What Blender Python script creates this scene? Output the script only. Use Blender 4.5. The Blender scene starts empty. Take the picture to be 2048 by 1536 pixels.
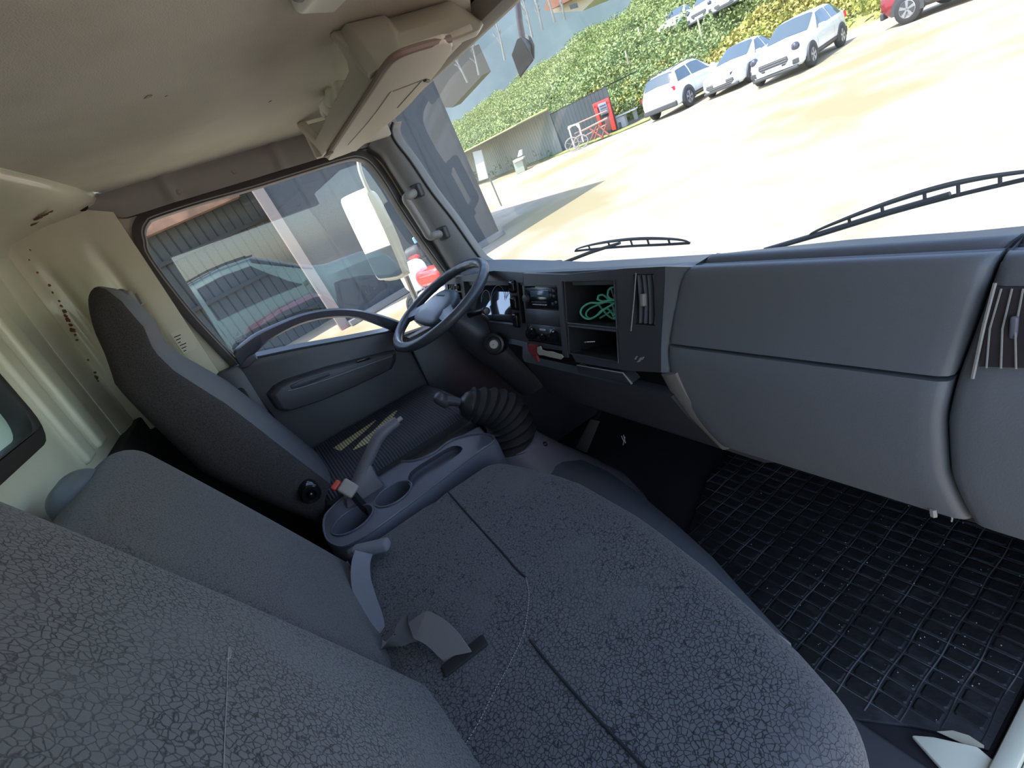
import bpy, bmesh, math, random
import numpy as np
from mathutils import Vector, Matrix
from mathutils.bvhtree import BVHTree
from mathutils.geometry import tessellate_polygon
random.seed(7)
rng = np.random.default_rng(7)
scn = bpy.context.scene
col = scn.collection

# ------------------------------------------------------------------ camera
F = 960.0; CX, CY = 1024.0, 768.0
_vx = np.array([430., 575.]); _vy = np.array([2980., -430.]); _c = np.array([CX, CY])
_ax = -np.append(_vx - _c, F); _ax /= np.linalg.norm(_ax)
_ay = np.append(_vy - _c, F); _ay /= np.linalg.norm(_ay)
_ay = _ay - _ax * (_ax @ _ay); _ay /= np.linalg.norm(_ay)
_az = np.cross(_ax, _ay)
R = np.stack([_ax, _ay, _az])
CAM = np.array([.82, 0., 1.12])
cam_d = bpy.data.cameras.new('camera'); cam = bpy.data.objects.new('camera', cam_d); col.objects.link(cam)
cam_d.sensor_width = 36; cam_d.lens = F / 2048 * 36; cam_d.clip_start = .01; cam_d.clip_end = 600
_m = np.eye(4); _m[:3, 0] = R[:, 0]; _m[:3, 1] = -R[:, 1]; _m[:3, 2] = -R[:, 2]; _m[:3, 3] = CAM
cam.matrix_world = Matrix(_m.tolist()); scn.camera = cam

# ------------------------------------------------------------------ light
scn.view_settings.view_transform = 'Standard'; scn.view_settings.look = 'None'
scn.view_settings.gamma = 1; scn.view_settings.exposure = 0.25
try: scn.view_settings.use_curve_mapping = False
except Exception: pass
SUN = Vector((.10, .42, -.80)).normalized()
w = bpy.data.worlds.new('sky'); scn.world = w; w.use_nodes = True
nt = w.node_tree; nt.nodes.clear()
sky = nt.nodes.new('ShaderNodeTexSky'); sky.sky_type = 'NISHITA'; sky.sun_disc = False
sky.sun_elevation = math.asin(-SUN.z); sky.sun_rotation = math.atan2(-SUN.x, -SUN.y)
sky.dust_density = 1.2; sky.air_density = 1.0
bg = nt.nodes.new('ShaderNodeBackground'); bg.inputs[1].default_value = .62
wo = nt.nodes.new('ShaderNodeOutputWorld'); nt.links.new(sky.outputs[0], bg.inputs[0]); nt.links.new(bg.outputs[0], wo.inputs[0])
sd = bpy.data.lights.new('sun', 'SUN'); sd.energy = 7.8; sd.angle = .0095; sd.color = (1, .96, .88)
so = bpy.data.objects.new('sun', sd); col.objects.link(so); so.rotation_euler = SUN.to_track_quat('-Z', 'Y').to_euler(); so.location = (0, -4, 9)

# ------------------------------------------------------------------ rays
def ray(px, py):
    v = R @ np.array([px - CX, py - CY, F]); return v / np.linalg.norm(v)
def U(px, py, x=None, y=None, z=None):
    v = ray(px, py); k, t = (0, x) if x is not None else (1, y) if y is not None else (2, z)
    return Vector((CAM + v * ((t - CAM[k]) / v[k])).tolist())
def UP(px, py, p0, n):
    v = ray(px, py); p0 = np.array(p0); n = np.array(n); return Vector((CAM + v * (((p0 - CAM) @ n) / (v @ n))).tolist())
# the yard falls and rises by a few degrees against the cab floor
_b, _a = math.radians(.5), math.radians(-5)
ON = np.array([math.sin(_b), math.sin(_a), 0.]); ON[2] = math.sqrt(1 - ON @ ON)
OX = np.array([1., 0, 0]); OX = OX - ON * (ON @ OX); OX /= np.linalg.norm(OX); OY = np.cross(ON, OX)
GH = 2.15; G0 = CAM - ON * GH
OUT = Matrix(((OX[0], OY[0], ON[0], G0[0]), (OX[1], OY[1], ON[1], G0[1]), (OX[2], OY[2], ON[2], G0[2]), (0, 0, 0, 1)))
OUTI = OUT.inverted()
def G(px, py, h=0.):                    # yard coordinates of the point seen at height h over the yard
    p = UP(px, py, G0 + ON * h, ON); return OUTI @ p
def GV(px, py, a, b):                   # yard coordinates of a pixel on the upright plane through yard points a and b
    A = OUT @ Vector(a); d = (OUT @ Vector(b)) - A; n = Vector(ON.tolist()).cross(d).normalized()
    return OUTI @ UP(px, py, list(A), list(n))
def GD(px, py, d):                      # yard coordinates at distance d
    return OUTI @ Vector((CAM + ray(px, py) * d).tolist())

# ------------------------------------------------------------------ materials
def mat(name, colr, rough=.6, metal=0., bump=None, spots=None, spec=.5, coat=0., emis=None, sheen=0.):
    m = bpy.data.materials.new(name); m.use_nodes = True; t = m.node_tree; b = t.nodes['Principled BSDF']
    b.inputs['Base Color'].default_value = (*colr, 1); b.inputs['Roughness'].default_value = rough
    b.inputs['Metallic'].default_value = metal; b.inputs['Specular IOR Level'].default_value = spec
    b.inputs['Coat Weight'].default_value = coat
    if sheen: b.inputs['Sheen Weight'].default_value = sheen
    if emis: b.inputs['Emission Color'].default_value = (*emis[0], 1); b.inputs['Emission Strength'].default_value = emis[1]
    tc = t.nodes.new('ShaderNodeTexCoord')
    if spots:                            # (scale, other colour, low, high)
        n = t.nodes.new('ShaderNodeTexNoise'); n.inputs['Scale'].default_value = spots[0]; n.inputs['Detail'].default_value = 6
        t.links.new(tc.outputs['Object'], n.inputs['Vector'])
        r = t.nodes.new('ShaderNodeMapRange'); r.inputs[1].default_value = spots[2]; r.inputs[2].default_value = spots[3]
        t.links.new(n.outputs['Fac'], r.inputs[0])
        x = t.nodes.new('ShaderNodeMix'); x.data_type = 'RGBA'; x.inputs[6].default_value = (*colr, 1); x.inputs[7].default_value = (*spots[1], 1)
        t.links.new(r.outputs[0], x.inputs[0]); t.links.new(x.outputs[2], b.inputs['Base Color'])
    if bump:                             # (scale, strength, distance)
        n = t.nodes.new('ShaderNodeTexNoise'); n.inputs['Scale'].default_value = bump[0]; n.inputs['Detail'].default_value = 3
        t.links.new(tc.outputs['Object'], n.inputs['Vector'])
        u = t.nodes.new('ShaderNodeBump'); u.inputs['Strength'].default_value = bump[1]; u.inputs['Distance'].default_value = bump[2]
        t.links.new(n.outputs['Fac'], u.inputs['Height']); t.links.new(u.outputs[0], b.inputs['Normal'])
    return m
def crackle(name, colr, line, scale=165., amt=.95):
    m = mat(name, colr, .85, sheen=.15, spec=.25); t = m.node_tree; b = t.nodes['Principled BSDF']
    tc = t.nodes.new('ShaderNodeTexCoord')
    n = t.nodes.new('ShaderNodeTexNoise'); n.inputs['Scale'].default_value = 60; n.inputs['Detail'].default_value = 3
    t.links.new(tc.outputs['Object'], n.inputs['Vector'])
    ad = t.nodes.new('ShaderNodeMix'); ad.data_type = 'RGBA'; ad.blend_type = 'LINEAR_LIGHT'; ad.inputs[0].default_value = .005
    t.links.new(tc.outputs['Object'], ad.inputs[6]); t.links.new(n.outputs['Color'], ad.inputs[7])
    v = t.nodes.new('ShaderNodeTexVoronoi'); v.feature = 'DISTANCE_TO_EDGE'; v.inputs['Scale'].default_value = scale
    t.links.new(ad.outputs[2], v.inputs['Vector'])
    r = t.nodes.new('ShaderNodeMapRange'); r.inputs[1].default_value = .015; r.inputs[2].default_value = .10; r.inputs[3].default_value = amt; r.inputs[4].default_value = 0
    t.links.new(v.outputs['Distance'], r.inputs[0])
    n2 = t.nodes.new('ShaderNodeTexNoise'); n2.inputs['Scale'].default_value = 7; n2.inputs['Detail'].default_value = 5
    t.links.new(tc.outputs['Object'], n2.inputs['Vector'])
    r2 = t.nodes.new('ShaderNodeMapRange'); r2.inputs[1].default_value = .25; r2.inputs[2].default_value = .5; t.links.new(n2.outputs['Fac'], r2.inputs[0])
    mu = t.nodes.new('ShaderNodeMath'); mu.operation = 'MULTIPLY'; t.links.new(r.outputs[0], mu.inputs[0]); t.links.new(r2.outputs[0], mu.inputs[1])
    x = t.nodes.new('ShaderNodeMix'); x.data_type = 'RGBA'; x.inputs[6].default_value = (*colr, 1); x.inputs[7].default_value = (*line, 1)
    t.links.new(mu.outputs[0], x.inputs[0]); t.links.new(x.outputs[2], b.inputs['Base Color'])
    u = t.nodes.new('ShaderNodeBump'); u.inputs['Strength'].default_value = .5; u.inputs['Distance'].default_value = -.002
    t.links.new(r.outputs[0], u.inputs['Height'])
    n3 = t.nodes.new('ShaderNodeTexNoise'); n3.inputs['Scale'].default_value = 700
    t.links.new(tc.outputs['Object'], n3.inputs['Vector'])
    u2 = t.nodes.new('ShaderNodeBump'); u2.inputs['Strength'].default_value = .35; u2.inputs['Distance'].default_value = .001
    t.links.new(n3.outputs['Fac'], u2.inputs['Height']); t.links.new(u.outputs[0], u2.inputs['Normal']); t.links.new(u2.outputs[0], b.inputs['Normal'])
    return m
def glass(name, dust=.03, tint=(1, 1, 1), gloss=1.0):  # dust share: whitish diffuse, also used to lay haze over the view
    m = bpy.data.materials.new(name); m.use_nodes = True; t = m.node_tree; t.nodes.clear()
    o = t.nodes.new('ShaderNodeOutputMaterial'); tr = t.nodes.new('ShaderNodeBsdfTransparent'); tr.inputs[0].default_value = (*tint, 1)
    gl = t.nodes.new('ShaderNodeBsdfGlossy'); gl.inputs['Roughness'].default_value = 0.0
    fr = t.nodes.new('ShaderNodeFresnel'); fr.inputs[0].default_value = 1.5
    mu = t.nodes.new('ShaderNodeMath'); mu.operation = 'MULTIPLY'; mu.inputs[1].default_value = gloss; t.links.new(fr.outputs[0], mu.inputs[0])
    ge = t.nodes.new('ShaderNodeNewGeometry'); iv = t.nodes.new('ShaderNodeMath'); iv.operation = 'SUBTRACT'; iv.inputs[0].default_value = 1; t.links.new(ge.outputs['Backfacing'], iv.inputs[1])
    m0 = t.nodes.new('ShaderNodeMath'); m0.operation = 'MULTIPLY'; t.links.new(mu.outputs[0], m0.inputs[0]); t.links.new(iv.outputs[0], m0.inputs[1]); mu = m0
    mx = t.nodes.new('ShaderNodeMixShader'); t.links.new(mu.outputs[0], mx.inputs[0]); t.links.new(tr.outputs[0], mx.inputs[1]); t.links.new(gl.outputs[0], mx.inputs[2])
    df = t.nodes.new('ShaderNodeBsdfDiffuse'); df.inputs[0].default_value = (.8, .8, .75, 1)
    n = t.nodes.new('ShaderNodeTexNoise'); n.inputs['Scale'].default_value = 3.; n.inputs['Detail'].default_value = 6
    tc = t.nodes.new('ShaderNodeTexCoord'); t.links.new(tc.outputs['Object'], n.inputs['Vector'])
    r = t.nodes.new('ShaderNodeMapRange'); r.inputs[1].default_value = .3; r.inputs[2].default_value = .7; r.inputs[3].default_value = dust * .5; r.inputs[4].default_value = dust * 1.5
    t.links.new(n.outputs['Fac'], r.inputs[0])
    m2 = t.nodes.new('ShaderNodeMixShader'); t.links.new(r.outputs[0], m2.inputs[0]); t.links.new(mx.outputs[0], m2.inputs[1]); t.links.new(df.outputs[0], m2.inputs[2])
    t.links.new(m2.outputs[0], o.inputs[0]); return m

M = {}
M['dash'] = mat('grained_dash_plastic', (.105, .108, .118), .5, bump=(450, .25, .001))
M['bezel'] = mat('charcoal_plastic', (.038, .038, .044), .45, bump=(450, .2, .001))
M['black'] = mat('black_plastic', (.012, .012, .013), .4)
M['gloss_black'] = mat('gloss_black_plastic', (.008, .008, .009), .12, spec=.4)
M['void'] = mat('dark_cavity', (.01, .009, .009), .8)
M['rubber'] = mat('black_rubber', (.014, .013, .013), .6)
M['door'] = mat('door_trim_plastic', (.05, .047, .053), .45, bump=(350, .25, .001))
M['trim'] = mat('taupe_grey_trim', (.25, .235, .215), .55, bump=(500, .15, .001))
M['pillar'] = mat('pillar_grey_plastic', (.2, .195, .195), .5, bump=(500, .15, .001))
M['shelf'] = mat('beige_shelf_plastic', (.44, .40, .34), .5, bump=(500, .15, .001))
M['visor'] = mat('sun_visor_vinyl', (.50, .46, .38), .6, bump=(300, .2, .001))
M['console'] = mat('console_plastic', (.1, .1, .125), .45, bump=(400, .15, .001))
M['tower'] = mat('lavender_grey_plastic', (.13, .115, .13), .5, bump=(300, .2, .001), spots=(9, (.1, .09, .1), .45, .7))
M['seat'] = crackle('crackled_grey_seat_cloth', (.108, .106, .11), (.012, .012, .015))
M['seat_fine'] = crackle('fine_grey_seat_cloth', (.088, .084, .086), (.02, .02, .022), 200, .75)
M['vinyl'] = mat('smooth_grey_vinyl', (.085, .083, .09), .6, bump=(200, .1, .001))
M['brown'] = mat('brown_grey_weave', (.055, .047, .045), .9, bump=(500, .6, .002), spots=(420, (.03, .026, .026), .45, .6), spec=.2)
M['seam'] = mat('seam_thread_dark', (.015, .015, .018), .9)
M['seam_grey'] = mat('seam_thread_grey', (.14, .13, .12), .9)
M['thread'] = mat('pale_thread', (.26, .25, .25), .9)
M['belt'] = mat('grey_webbing', (.17, .175, .2), .75, bump=(600, .3, .001))
M['belt2'] = mat('brown_grey_webbing', (.17, .155, .15), .75, bump=(600, .3, .001))
M['red'] = mat('red_plastic', (.5, .05, .03), .45)
M['buckle'] = mat('beige_buckle_plastic', (.32, .27, .24), .5)
M['chrome'] = mat('bright_metal', (.7, .7, .7), .25, 1.)
M['keymetal'] = mat('key_barrel_metal', (.6, .57, .52), .35, .6)
M['mirror'] = mat('mirror_silver', (.92, .93, .95), .02, 1.)
M['mirror_case'] = mat('mirror_case_cream', (.42, .4, .33), .5)
M['mirror_dark'] = mat('mirror_case_dark', (.03, .033, .038), .5)
M['cream'] = mat('cream_body_paint', (.60, .57, .43), .35, spots=(5, (.5, .48, .36), .45, .75), coat=.3)
M['cream_rear'] = mat('pale_green_cream_paint', (.62, .62, .5), .35, spots=(4, (.5, .5, .4), .45, .75), coat=.3)
M['rust'] = mat('rust', (.22, .07, .02), .9, bump=(300, .5, .002), spots=(120, (.1, .05, .03), .4, .6))
M['carpet'] = mat('dark_carpet', (.02, .02, .022), .95, bump=(300, .6, .003))
M['floor'] = mat('cab_floor_vinyl', (.02, .02, .026), .55, bump=(60, .3, .002), spots=(6, (.03, .03, .036), .4, .7))
M['gasket'] = mat('window_gasket', (.035, .03, .028), .5)
M['rope'] = mat('green_rope', (.12, .5, .33), .8, bump=(260, .8, .003))
M['paper'] = mat('crumpled_paper', (.7, .68, .58), .8, bump=(60, .4, .004))
M['screen'] = mat('radio_display_reflection', (.06, .1, .16), .15)  # bluish reflection put into the display colour
M['gauge'] = mat('gauge_lens', (.02, .03, .04), .06, spec=1., coat=1.)
M['print'] = mat('grey_print', (.45, .46, .5), .6)
M['white'] = mat('white_paint', (.82, .83, .83), .25, coat=.6)
M['car_white'] = mat('white_car_paint', (.8, .82, .85), .22, coat=1.)
M['car_glass'] = mat('dark_car_glass', (.06, .085, .1), .08, spec=1.)
M['car_trim'] = mat('car_cladding', (.06, .065, .07), .6)
M['tyre'] = mat('tyre_rubber', (.035, .035, .037), .8)
M['rim'] = mat('alloy_rim', (.5, .5, .52), .35, .7)
M['lamp_red'] = mat('tail_lamp_red', (.5, .03, .05), .2)
M['lamp'] = mat('head_lamp_glass', (.05, .05, .075), .12, spec=1.)
M['windscreen'] = glass('dust_haze_windscreen_glass', .045)  # whitish layer mixed in to veil the yard with haze
M['side_glass'] = glass('side_window_glass', .012, gloss=2.3)
M['rear_glass'] = glass('rear_window_glass', .02, (.9, .98, .94))
M['step'] = mat('step_plate', (.05, .05, .1), .35, .3)
M['steprib'] = mat('step_rib', (.35, .38, .5), .3, .6)

def ceiling_mat():
    m = mat('ceiling_fabric', (.58, .56, .48), .95, bump=(400, .5, .002), spots=(3, (.46, .44, .37), .42, .68), spec=.1)
    return m
M['ceil'] = ceiling_mat()

# ------------------------------------------------------------------ mesh builders
def mesh(name, verts, faces, m, parent=None, ang=35, bevel=0., seg=2, frame=None, sub=0, matidx=None, mats=None):
    bm = bmesh.new(); vs = [bm.verts.new(v) for v in verts]
    for f in faces:
        try: bm.faces.new([vs[i] for i in f])
        except ValueError: pass
    if matidx:
        bm.faces.ensure_lookup_table()
        for i, k in matidx.items(): bm.faces[i].material_index = k
    bmesh.ops.remove_doubles(bm, verts=bm.verts, dist=1e-6)
    bmesh.ops.recalc_face_normals(bm, faces=bm.faces)
    if bevel > 0:
        es = [e for e in bm.edges if len(e.link_faces) == 2 and e.calc_face_angle(0) > math.radians(28)]
        bmesh.ops.bevel(bm, geom=es, offset=bevel, segments=seg, profile=.5, affect='EDGES', clamp_overlap=True)
    if sub: 
        bmesh.ops.subdivide_edges(bm, edges=bm.edges, cuts=sub, use_grid_fill=True, smooth=0)
    me = bpy.data.meshes.new(name); bm.to_mesh(me); bm.free()
    for p in me.polygons: p.use_smooth = True
    try: me.set_sharp_from_angle(angle=math.radians(ang))
    except Exception: pass
    me.materials.append(m)
    for q in (mats or []): me.materials.append(q)
    o = bpy.data.objects.new(name, me); col.objects.link(o)
    if frame is not None: o.matrix_world = frame
    if parent is not None:
        o.parent = parent; o.matrix_parent_inverse = WM[parent.name].inverted() if parent.name in WM else Matrix()
    WM[o.name] = frame if frame is not None else Matrix()
    return o
WM = {}
class MB:
    """collects simple shapes into one mesh"""
    def __init__(s): s.v = []; s.f = []
    def add(s, v, f): k = len(s.v); s.v += [tuple(p) for p in v]; s.f += [[i + k for i in q] for q in f]; return s
    def box(s, a, b, rot=None, c=None):
        x0, y0, z0 = a; x1, y1, z1 = b
        v = [Vector(p) for p in ((x0, y0, z0), (x1, y0, z0), (x1, y1, z0), (x0, y1, z0), (x0, y0, z1), (x1, y0, z1), (x1, y1, z1), (x0, y1, z1))]
        if rot is not None: cc = Vector(c) if c is not None else (Vector(a) + Vector(b)) / 2; v = [rot @ (p - cc) + cc for p in v]
        return s.add(v, [(0, 3, 2, 1), (4, 5, 6, 7), (0, 1, 5, 4), (1, 2, 6, 5), (2, 3, 7, 6), (3, 0, 4, 7)])
    def prism(s, poly, vec):
        n = len(poly); vec = Vector(vec); v = [Vector(p) for p in poly]; v += [p + vec for p in v]
        return s.add(v, [list(range(n))[::-1], list(range(n, 2 * n))] + [(i, (i + 1) % n, n + (i + 1) % n, n + i) for i in range(n)])
    def loft(s, rings, cap=True, close=True):
        n = len(rings[0]); v = [p for r in rings for p in r]; f = []
        for j in range(len(rings) - 1):
            for i in range(n if close else n - 1):
                a, b = j * n + i, j * n + (i + 1) % n; f.append((a, b, b + n, a + n))
        if cap: f.append(list(range(n))[::-1]); f.append([len(v) - n + i for i in range(n)])
        return s.add(v, f)
    def tube(s, pts, r, n=8, closed=False, sq=1.):
        pts = [Vector(p) for p in pts]; rs = r if isinstance(r, (list, tuple)) else [r] * len(pts)
        rings = []; up = Vector((0, 0, 1)); N = len(pts)
        t0 = (pts[1] - pts[0]).normalized(); a = t0.orthogonal().normalized()
        for i, p in enumerate(pts):
            t = (pts[(i + 1) % N] - pts[i - 1]) if closed or 0 < i < N - 1 else (pts[1] - pts[0] if i == 0 else pts[-1] - pts[-2])
            t.normalize(); a = (a - t * a.dot(t)).normalized(); b = t.cross(a)
            rings.append([p + (a * math.cos(k * 2 * math.pi / n) + b * sq * math.sin(k * 2 * math.pi / n)) * rs[i] for k in range(n)])
        if closed: rings.append(rings[0]); return s.loft(rings, cap=False)
        return s.loft(rings)
    def cyl(s, a, b, r, r2=None, n=20): return s.tube([a, b], [r, r if r2 is None else r2], n)
    def lathe(s, c, axis, prof, n=28):   # prof: (distance along axis, radius)
        axis = Vector(axis).normalized(); a = axis.orthogonal().normalized(); b = axis.cross(a); c = Vector(c)
        return s.loft([[c + axis * h + (a * math.cos(k * 2 * math.pi / n) + b * math.sin(k * 2 * math.pi / n)) * r for k in range(n)] for h, r in prof])
    def grid(s, fn, nu, nv, thick=None):
        v = [Vector(fn(i / nu, j / nv)) for j in range(nv + 1) for i in range(nu + 1)]
        f = [(j * (nu + 1) + i, j * (nu + 1) + i + 1, (j + 1) * (nu + 1) + i + 1, (j + 1) * (nu + 1) + i) for j in range(nv) for i in range(nu)]
        if thick is None: return s.add(v, f)
        t = Vector(thick); n = len(v); v2 = v + [p + t for p in v]; f2 = f + [[i + n for i in q[::-1]] for q in f]
        w_ = nu + 1
        bd = [i for i in range(nu + 1)] + [j * w_ + nu for j in range(1, nv + 1)] + [nv * w_ + i for i in range(nu - 1, -1, -1)] + [j * w_ for j in range(nv - 1, 0, -1)]
        f2 += [(bd[i], bd[(i + 1) % len(bd)], bd[(i + 1) % len(bd)] + n, bd[i] + n) for i in range(len(bd))]
        return s.add(v2, f2)
    def plate(s, outer, holes, vec):     # planar polygon with holes, given thickness vec
        loops = [[Vector(p) for p in outer]] + [[Vector(p) for p in h] for h in holes]
        tri = tessellate_polygon(loops); v = [p for l in loops for p in l]; n = len(v); vec = Vector(vec)
        f = [list(t) for t in tri] + [[i + n for i in t[::-1]] for t in tri]; k = 0
        for l in loops:
            m_ = len(l); f += [(k + i, k + (i + 1) % m_, k + (i + 1) % m_ + n, k + i + n) for i in range(m_)]; k += m_
        return s.add(v + [p + vec for p in v], f)
    def rbox(s, c, size, r, seg=4, rot=None, fn=None, div=6):
        h = Vector(size) / 2; c = Vector(c); r = min(r, h.x, h.y, h.z) * .999
        def ticks(hh):
            a = [-hh + r - r * math.cos(k * math.pi / 2 / seg) for k in range(seg + 1)]
            inner = [(-hh + r) + (2 * (hh - r)) * k / div for k in range(1, div)]
            return a + inner + [-x for x in a[::-1]]
        T = [ticks(h.x), ticks(h.y), ticks(h.z)]; idx = {}; v = []; f = []
        def vid(p):
            key = tuple(round(x, 7) for x in p)
            if key not in idx:
                q = Vector([max(-(h[k] - r), min(h[k] - r, p[k])) for k in range(3)]); d = Vector(p) - q
                if d.length > 1e-9:
                    # cube-to-sphere on the clamped corner
                    d = d / r; x, y, z = d; d = Vector((x * math.sqrt(max(0, 1 - y*y/2 - z*z/2 + y*y*z*z/3)), y * math.sqrt(max(0, 1 - z*z/2 - x*x/2 + z*z*x*x/3)), z * math.sqrt(max(0, 1 - x*x/2 - y*y/2 + x*x*y*y/3))))
                    q = q + d * r
                if fn: q = Vector(fn(q))
                if rot is not None: q = rot @ q
                idx[key] = len(v); v.append(q + c)
            return idx[key]
        for ax in range(3):
            u_, w_ = (ax + 1) % 3, (ax + 2) % 3
            for sg in (-1, 1):
                for i in range(len(T[u_]) - 1):
                    for j in range(len(T[w_]) - 1):
                        q = []
                        for (a, b) in ((i, j), (i + 1, j), (i + 1, j + 1), (i, j + 1)):
                            p = [0, 0, 0]; p[ax] = sg * h[ax]; p[u_] = T[u_][a]; p[w_] = T[w_][b]; q.append(vid(p))
                        if len(set(q)) >= 3: f.append(q if sg > 0 else q[::-1])
        return s.add(v, f)
    def build(s, name, m, parent=None, **k): return mesh(name, s.v, s.f, m, parent, **k)

def tag(o, label=None, cat=None, group=None, kind=None):
    if label: o['label'] = label
    if cat: o['category'] = cat
    if group: o['group'] = group
    if kind: o['kind'] = kind
    return o
def thing(name, label, cat, loc=(0, 0, 0), group=None, frame=None, kind=None):
    o = bpy.data.objects.new(name, None); col.objects.link(o); o.empty_display_size = .05
    mw = frame if frame is not None else Matrix.Translation(Vector(loc))
    o.matrix_world = mw; WM[o.name] = mw.copy(); tag(o, label, cat, group, kind); return o
def struct(o): o['kind'] = 'structure'; return o
def bvh(o):
    me = o.data; return BVHTree.FromPolygons([WM[o.name] @ v.co for v in me.vertices], [list(p.vertices) for p in me.polygons])
def hit(px, py, T, off=.002):
    d = Vector(ray(px, py).tolist()); h = T.ray_cast(Vector(CAM.tolist()), d)
    return None if h[0] is None else h[0] - d * off
def cat_mull(pts, n=6, closed=False):
    P = [Vector(p) for p in pts]; out = []; N = len(P)
    rg = range(N) if closed else range(N - 1)
    for i in rg:
        p0 = P[(i - 1) % N] if closed or i > 0 else P[0]; p1 = P[i]; p2 = P[(i + 1) % N]; p3 = P[(i + 2) % N] if closed or i + 2 < N else P[-1]
        for k in range(n):
            t = k / n; out.append(.5 * ((2 * p1) + (p2 - p0) * t + (2 * p0 - 5 * p1 + 4 * p2 - p3) * t * t + (3 * p1 - p0 - 3 * p2 + p3) * t ** 3))
    if not closed: out.append(P[-1])
    return out
def ribbon(mb, pts, wid, thick, side):   # webbing along pts; side: list of width directions
    ring = []
    for i, p in enumerate(pts):
        t = (pts[min(i + 1, len(pts) - 1)] - pts[max(i - 1, 0)]).normalized(); s_ = Vector(side[i] if isinstance(side, list) else side); s_ = (s_ - t * s_.dot(t)).normalized()
        n = t.cross(s_); ring.append([p + s_ * wid / 2 + n * thick / 2, p - s_ * wid / 2 + n * thick / 2, p - s_ * wid / 2 - n * thick / 2, p + s_ * wid / 2 - n * thick / 2])
    return mb.loft(ring)
def lerp(a, b, t): return a + (b - a) * t
def interp(tab, z):
    tab = sorted(tab)
    if z <= tab[0][0]: return tab[0][1]
    for (a, u), (b, v) in zip(tab, tab[1:]):
        if z <= b: return lerp(u, v, (z - a) / (b - a))
    return tab[-1][1]

# ================================================================== CAB SHELL
XL = -.885
ZC = 1.43
struct(MB().box((-.95, -.45, -.06), (.69, 1.3, 0)).build('floor', M['floor']))
# ceiling: fabric liner over the seats, painted metal around it
rear_l = [U(0, 345, z=ZC), U(80, 362, z=ZC), U(165, 380, z=ZC)]
poly = [(-.9, -.10, ZC), (-.9, .73, ZC), (-.25, .73, ZC), (-.10, .64, ZC), (.05, .56, ZC), (.9, .56, ZC), (.9, -.24, ZC)] + [(p.x, p.y, ZC) for p in rear_l]
struct(MB().prism(poly, (0, 0, .02)).build('ceiling', M['ceil']))
struct(MB().box((-.95, -.5, ZC + .02), (.95, .85, ZC + .07)).build('trim_1', M['cream']))

# windscreen surface
def ws(x, z):
    t = (1.40 - z) / .57; return .712 + (1.40 - z) * .224 + lerp(.025, .075, t) * (1 - (x / .8) ** 2)
# left wall with window opening
wpx = [(300, 520), (287, 482), (284, 462), (292, 444), (310, 432), (400, 403), (500, 375), (600, 344), (690, 317), (720, 316), (742, 330), (770, 368), (800, 418), (850, 492), (900, 562), (935, 615), (800, 675), (640, 712), (490, 745), (470, 722), (380, 625)]
win = [U(px, py, x=-.9) for px, py in wpx]
win = [Vector((-.9, p.y, p.z)) for p in win]
cen = sum(win, Vector()) / len(win)
def off(loop, d):
    out = []
    for i, p in enumerate(loop):
        t = (loop[(i + 1) % len(loop)] - loop[i - 1]).normalized(); n = Vector((0, t.z, -t.y))
        if n.dot(p - cen) < 0: n = -n
        out.append(p + n * d)
    return out
hole = off(cat_mull(win, 3, True), .012)
wall = [Vector((-.9, y, z)) for y, z in ((-.46, -.05), (1.25, -.05), (1.2, .4), (.93, .76), (.80, .80), (.79, .88), (.735, 1.42), (-.46, 1.42))]
hole_in = [Vector((-.9, min(p.y, .74 if p.z > .9 else .77), p.z)) for p in hole]
struct(MB().plate(wall, [hole_in], (-.05, 0, 0)).build('wall_left', M['cream']))

# driver side window: pane and rubber gasket
wt = thing('window_1', None, None, (-.9, .3, 1.0), kind='structure')
sm = cat_mull(win, 4, True)
g_out, g_in = off(sm, .02), off(sm, -.008)
MB().plate([p + Vector((.022, 0, 0)) for p in g_out], [[p + Vector((.022, 0, 0)) for p in g_in]], (-.045, 0, 0)).build('gasket', M['gasket'], wt, bevel=.004)
g2 = off(sm, -.001); g3 = off(sm, -.004)
MB().plate([p + Vector((.026, 0, 0)) for p in g2], [[p + Vector((.026, 0, 0)) for p in g3]], (-.006, 0, 0)).build('gasket_lip', M['trim'], wt)
MB().plate([p + Vector((-.012, 0, 0)) for p in off(sm, .004)], [], (-.004, 0, 0)).build('pane', M['side_glass'], wt)
# glass maker's mark etched in the rear lower corner of the pane
mk = MB()
for cx_, cy_, r_ in ((475, 669, 3), (489, 673, 3)):
    p = U(cx_, cy_, x=-.908); mk.cyl(p, p + Vector((.001, 0, 0)), r_ * .0018, n=12)
for k in range(3):
    p = U(479 + k, 675 + k * 3, x=-.908); mk.box((p.x, p.y - .012, p.z - .0015), (p.x + .001, p.y + .012, p.z + .0015))
mk.build('glass_mark', M['print'], wt)

# B-pillar and rear corner, pressed metal
def bp(u, v):
    y = lerp(-.385, -.115, u); z = lerp(.80, ZC, v); d = 0.
    for yc, wd, zt, dp in ((-.315, .014, 1.30, .012), (-.20, .017, 1.30, .014), (-.255, .012, 1.24, -.006)):
        yy = yc + (1.3 - z) * .02; d += -dp * math.exp(-((y - yy) / wd) ** 2) / (1 + math.exp((z - zt) * 60))
    d += .03 * max(0, (-.34 - y) / .045) ** 2
    return (-.868 + d, y, z)
struct(MB().grid(bp, 44, 60, (-.02, 0, 0)).build('wall_left', M['cream'], ang=60))
mk = MB(); 
p = U(162, 411, x=-.846); mk.lathe(p, (1, 0, 0), [(-.002, .0001), (-.002, .014), (.0025, .014), (.0025, .0001)], 24)
struct(mk.build('trim_2', M['void']))
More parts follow.
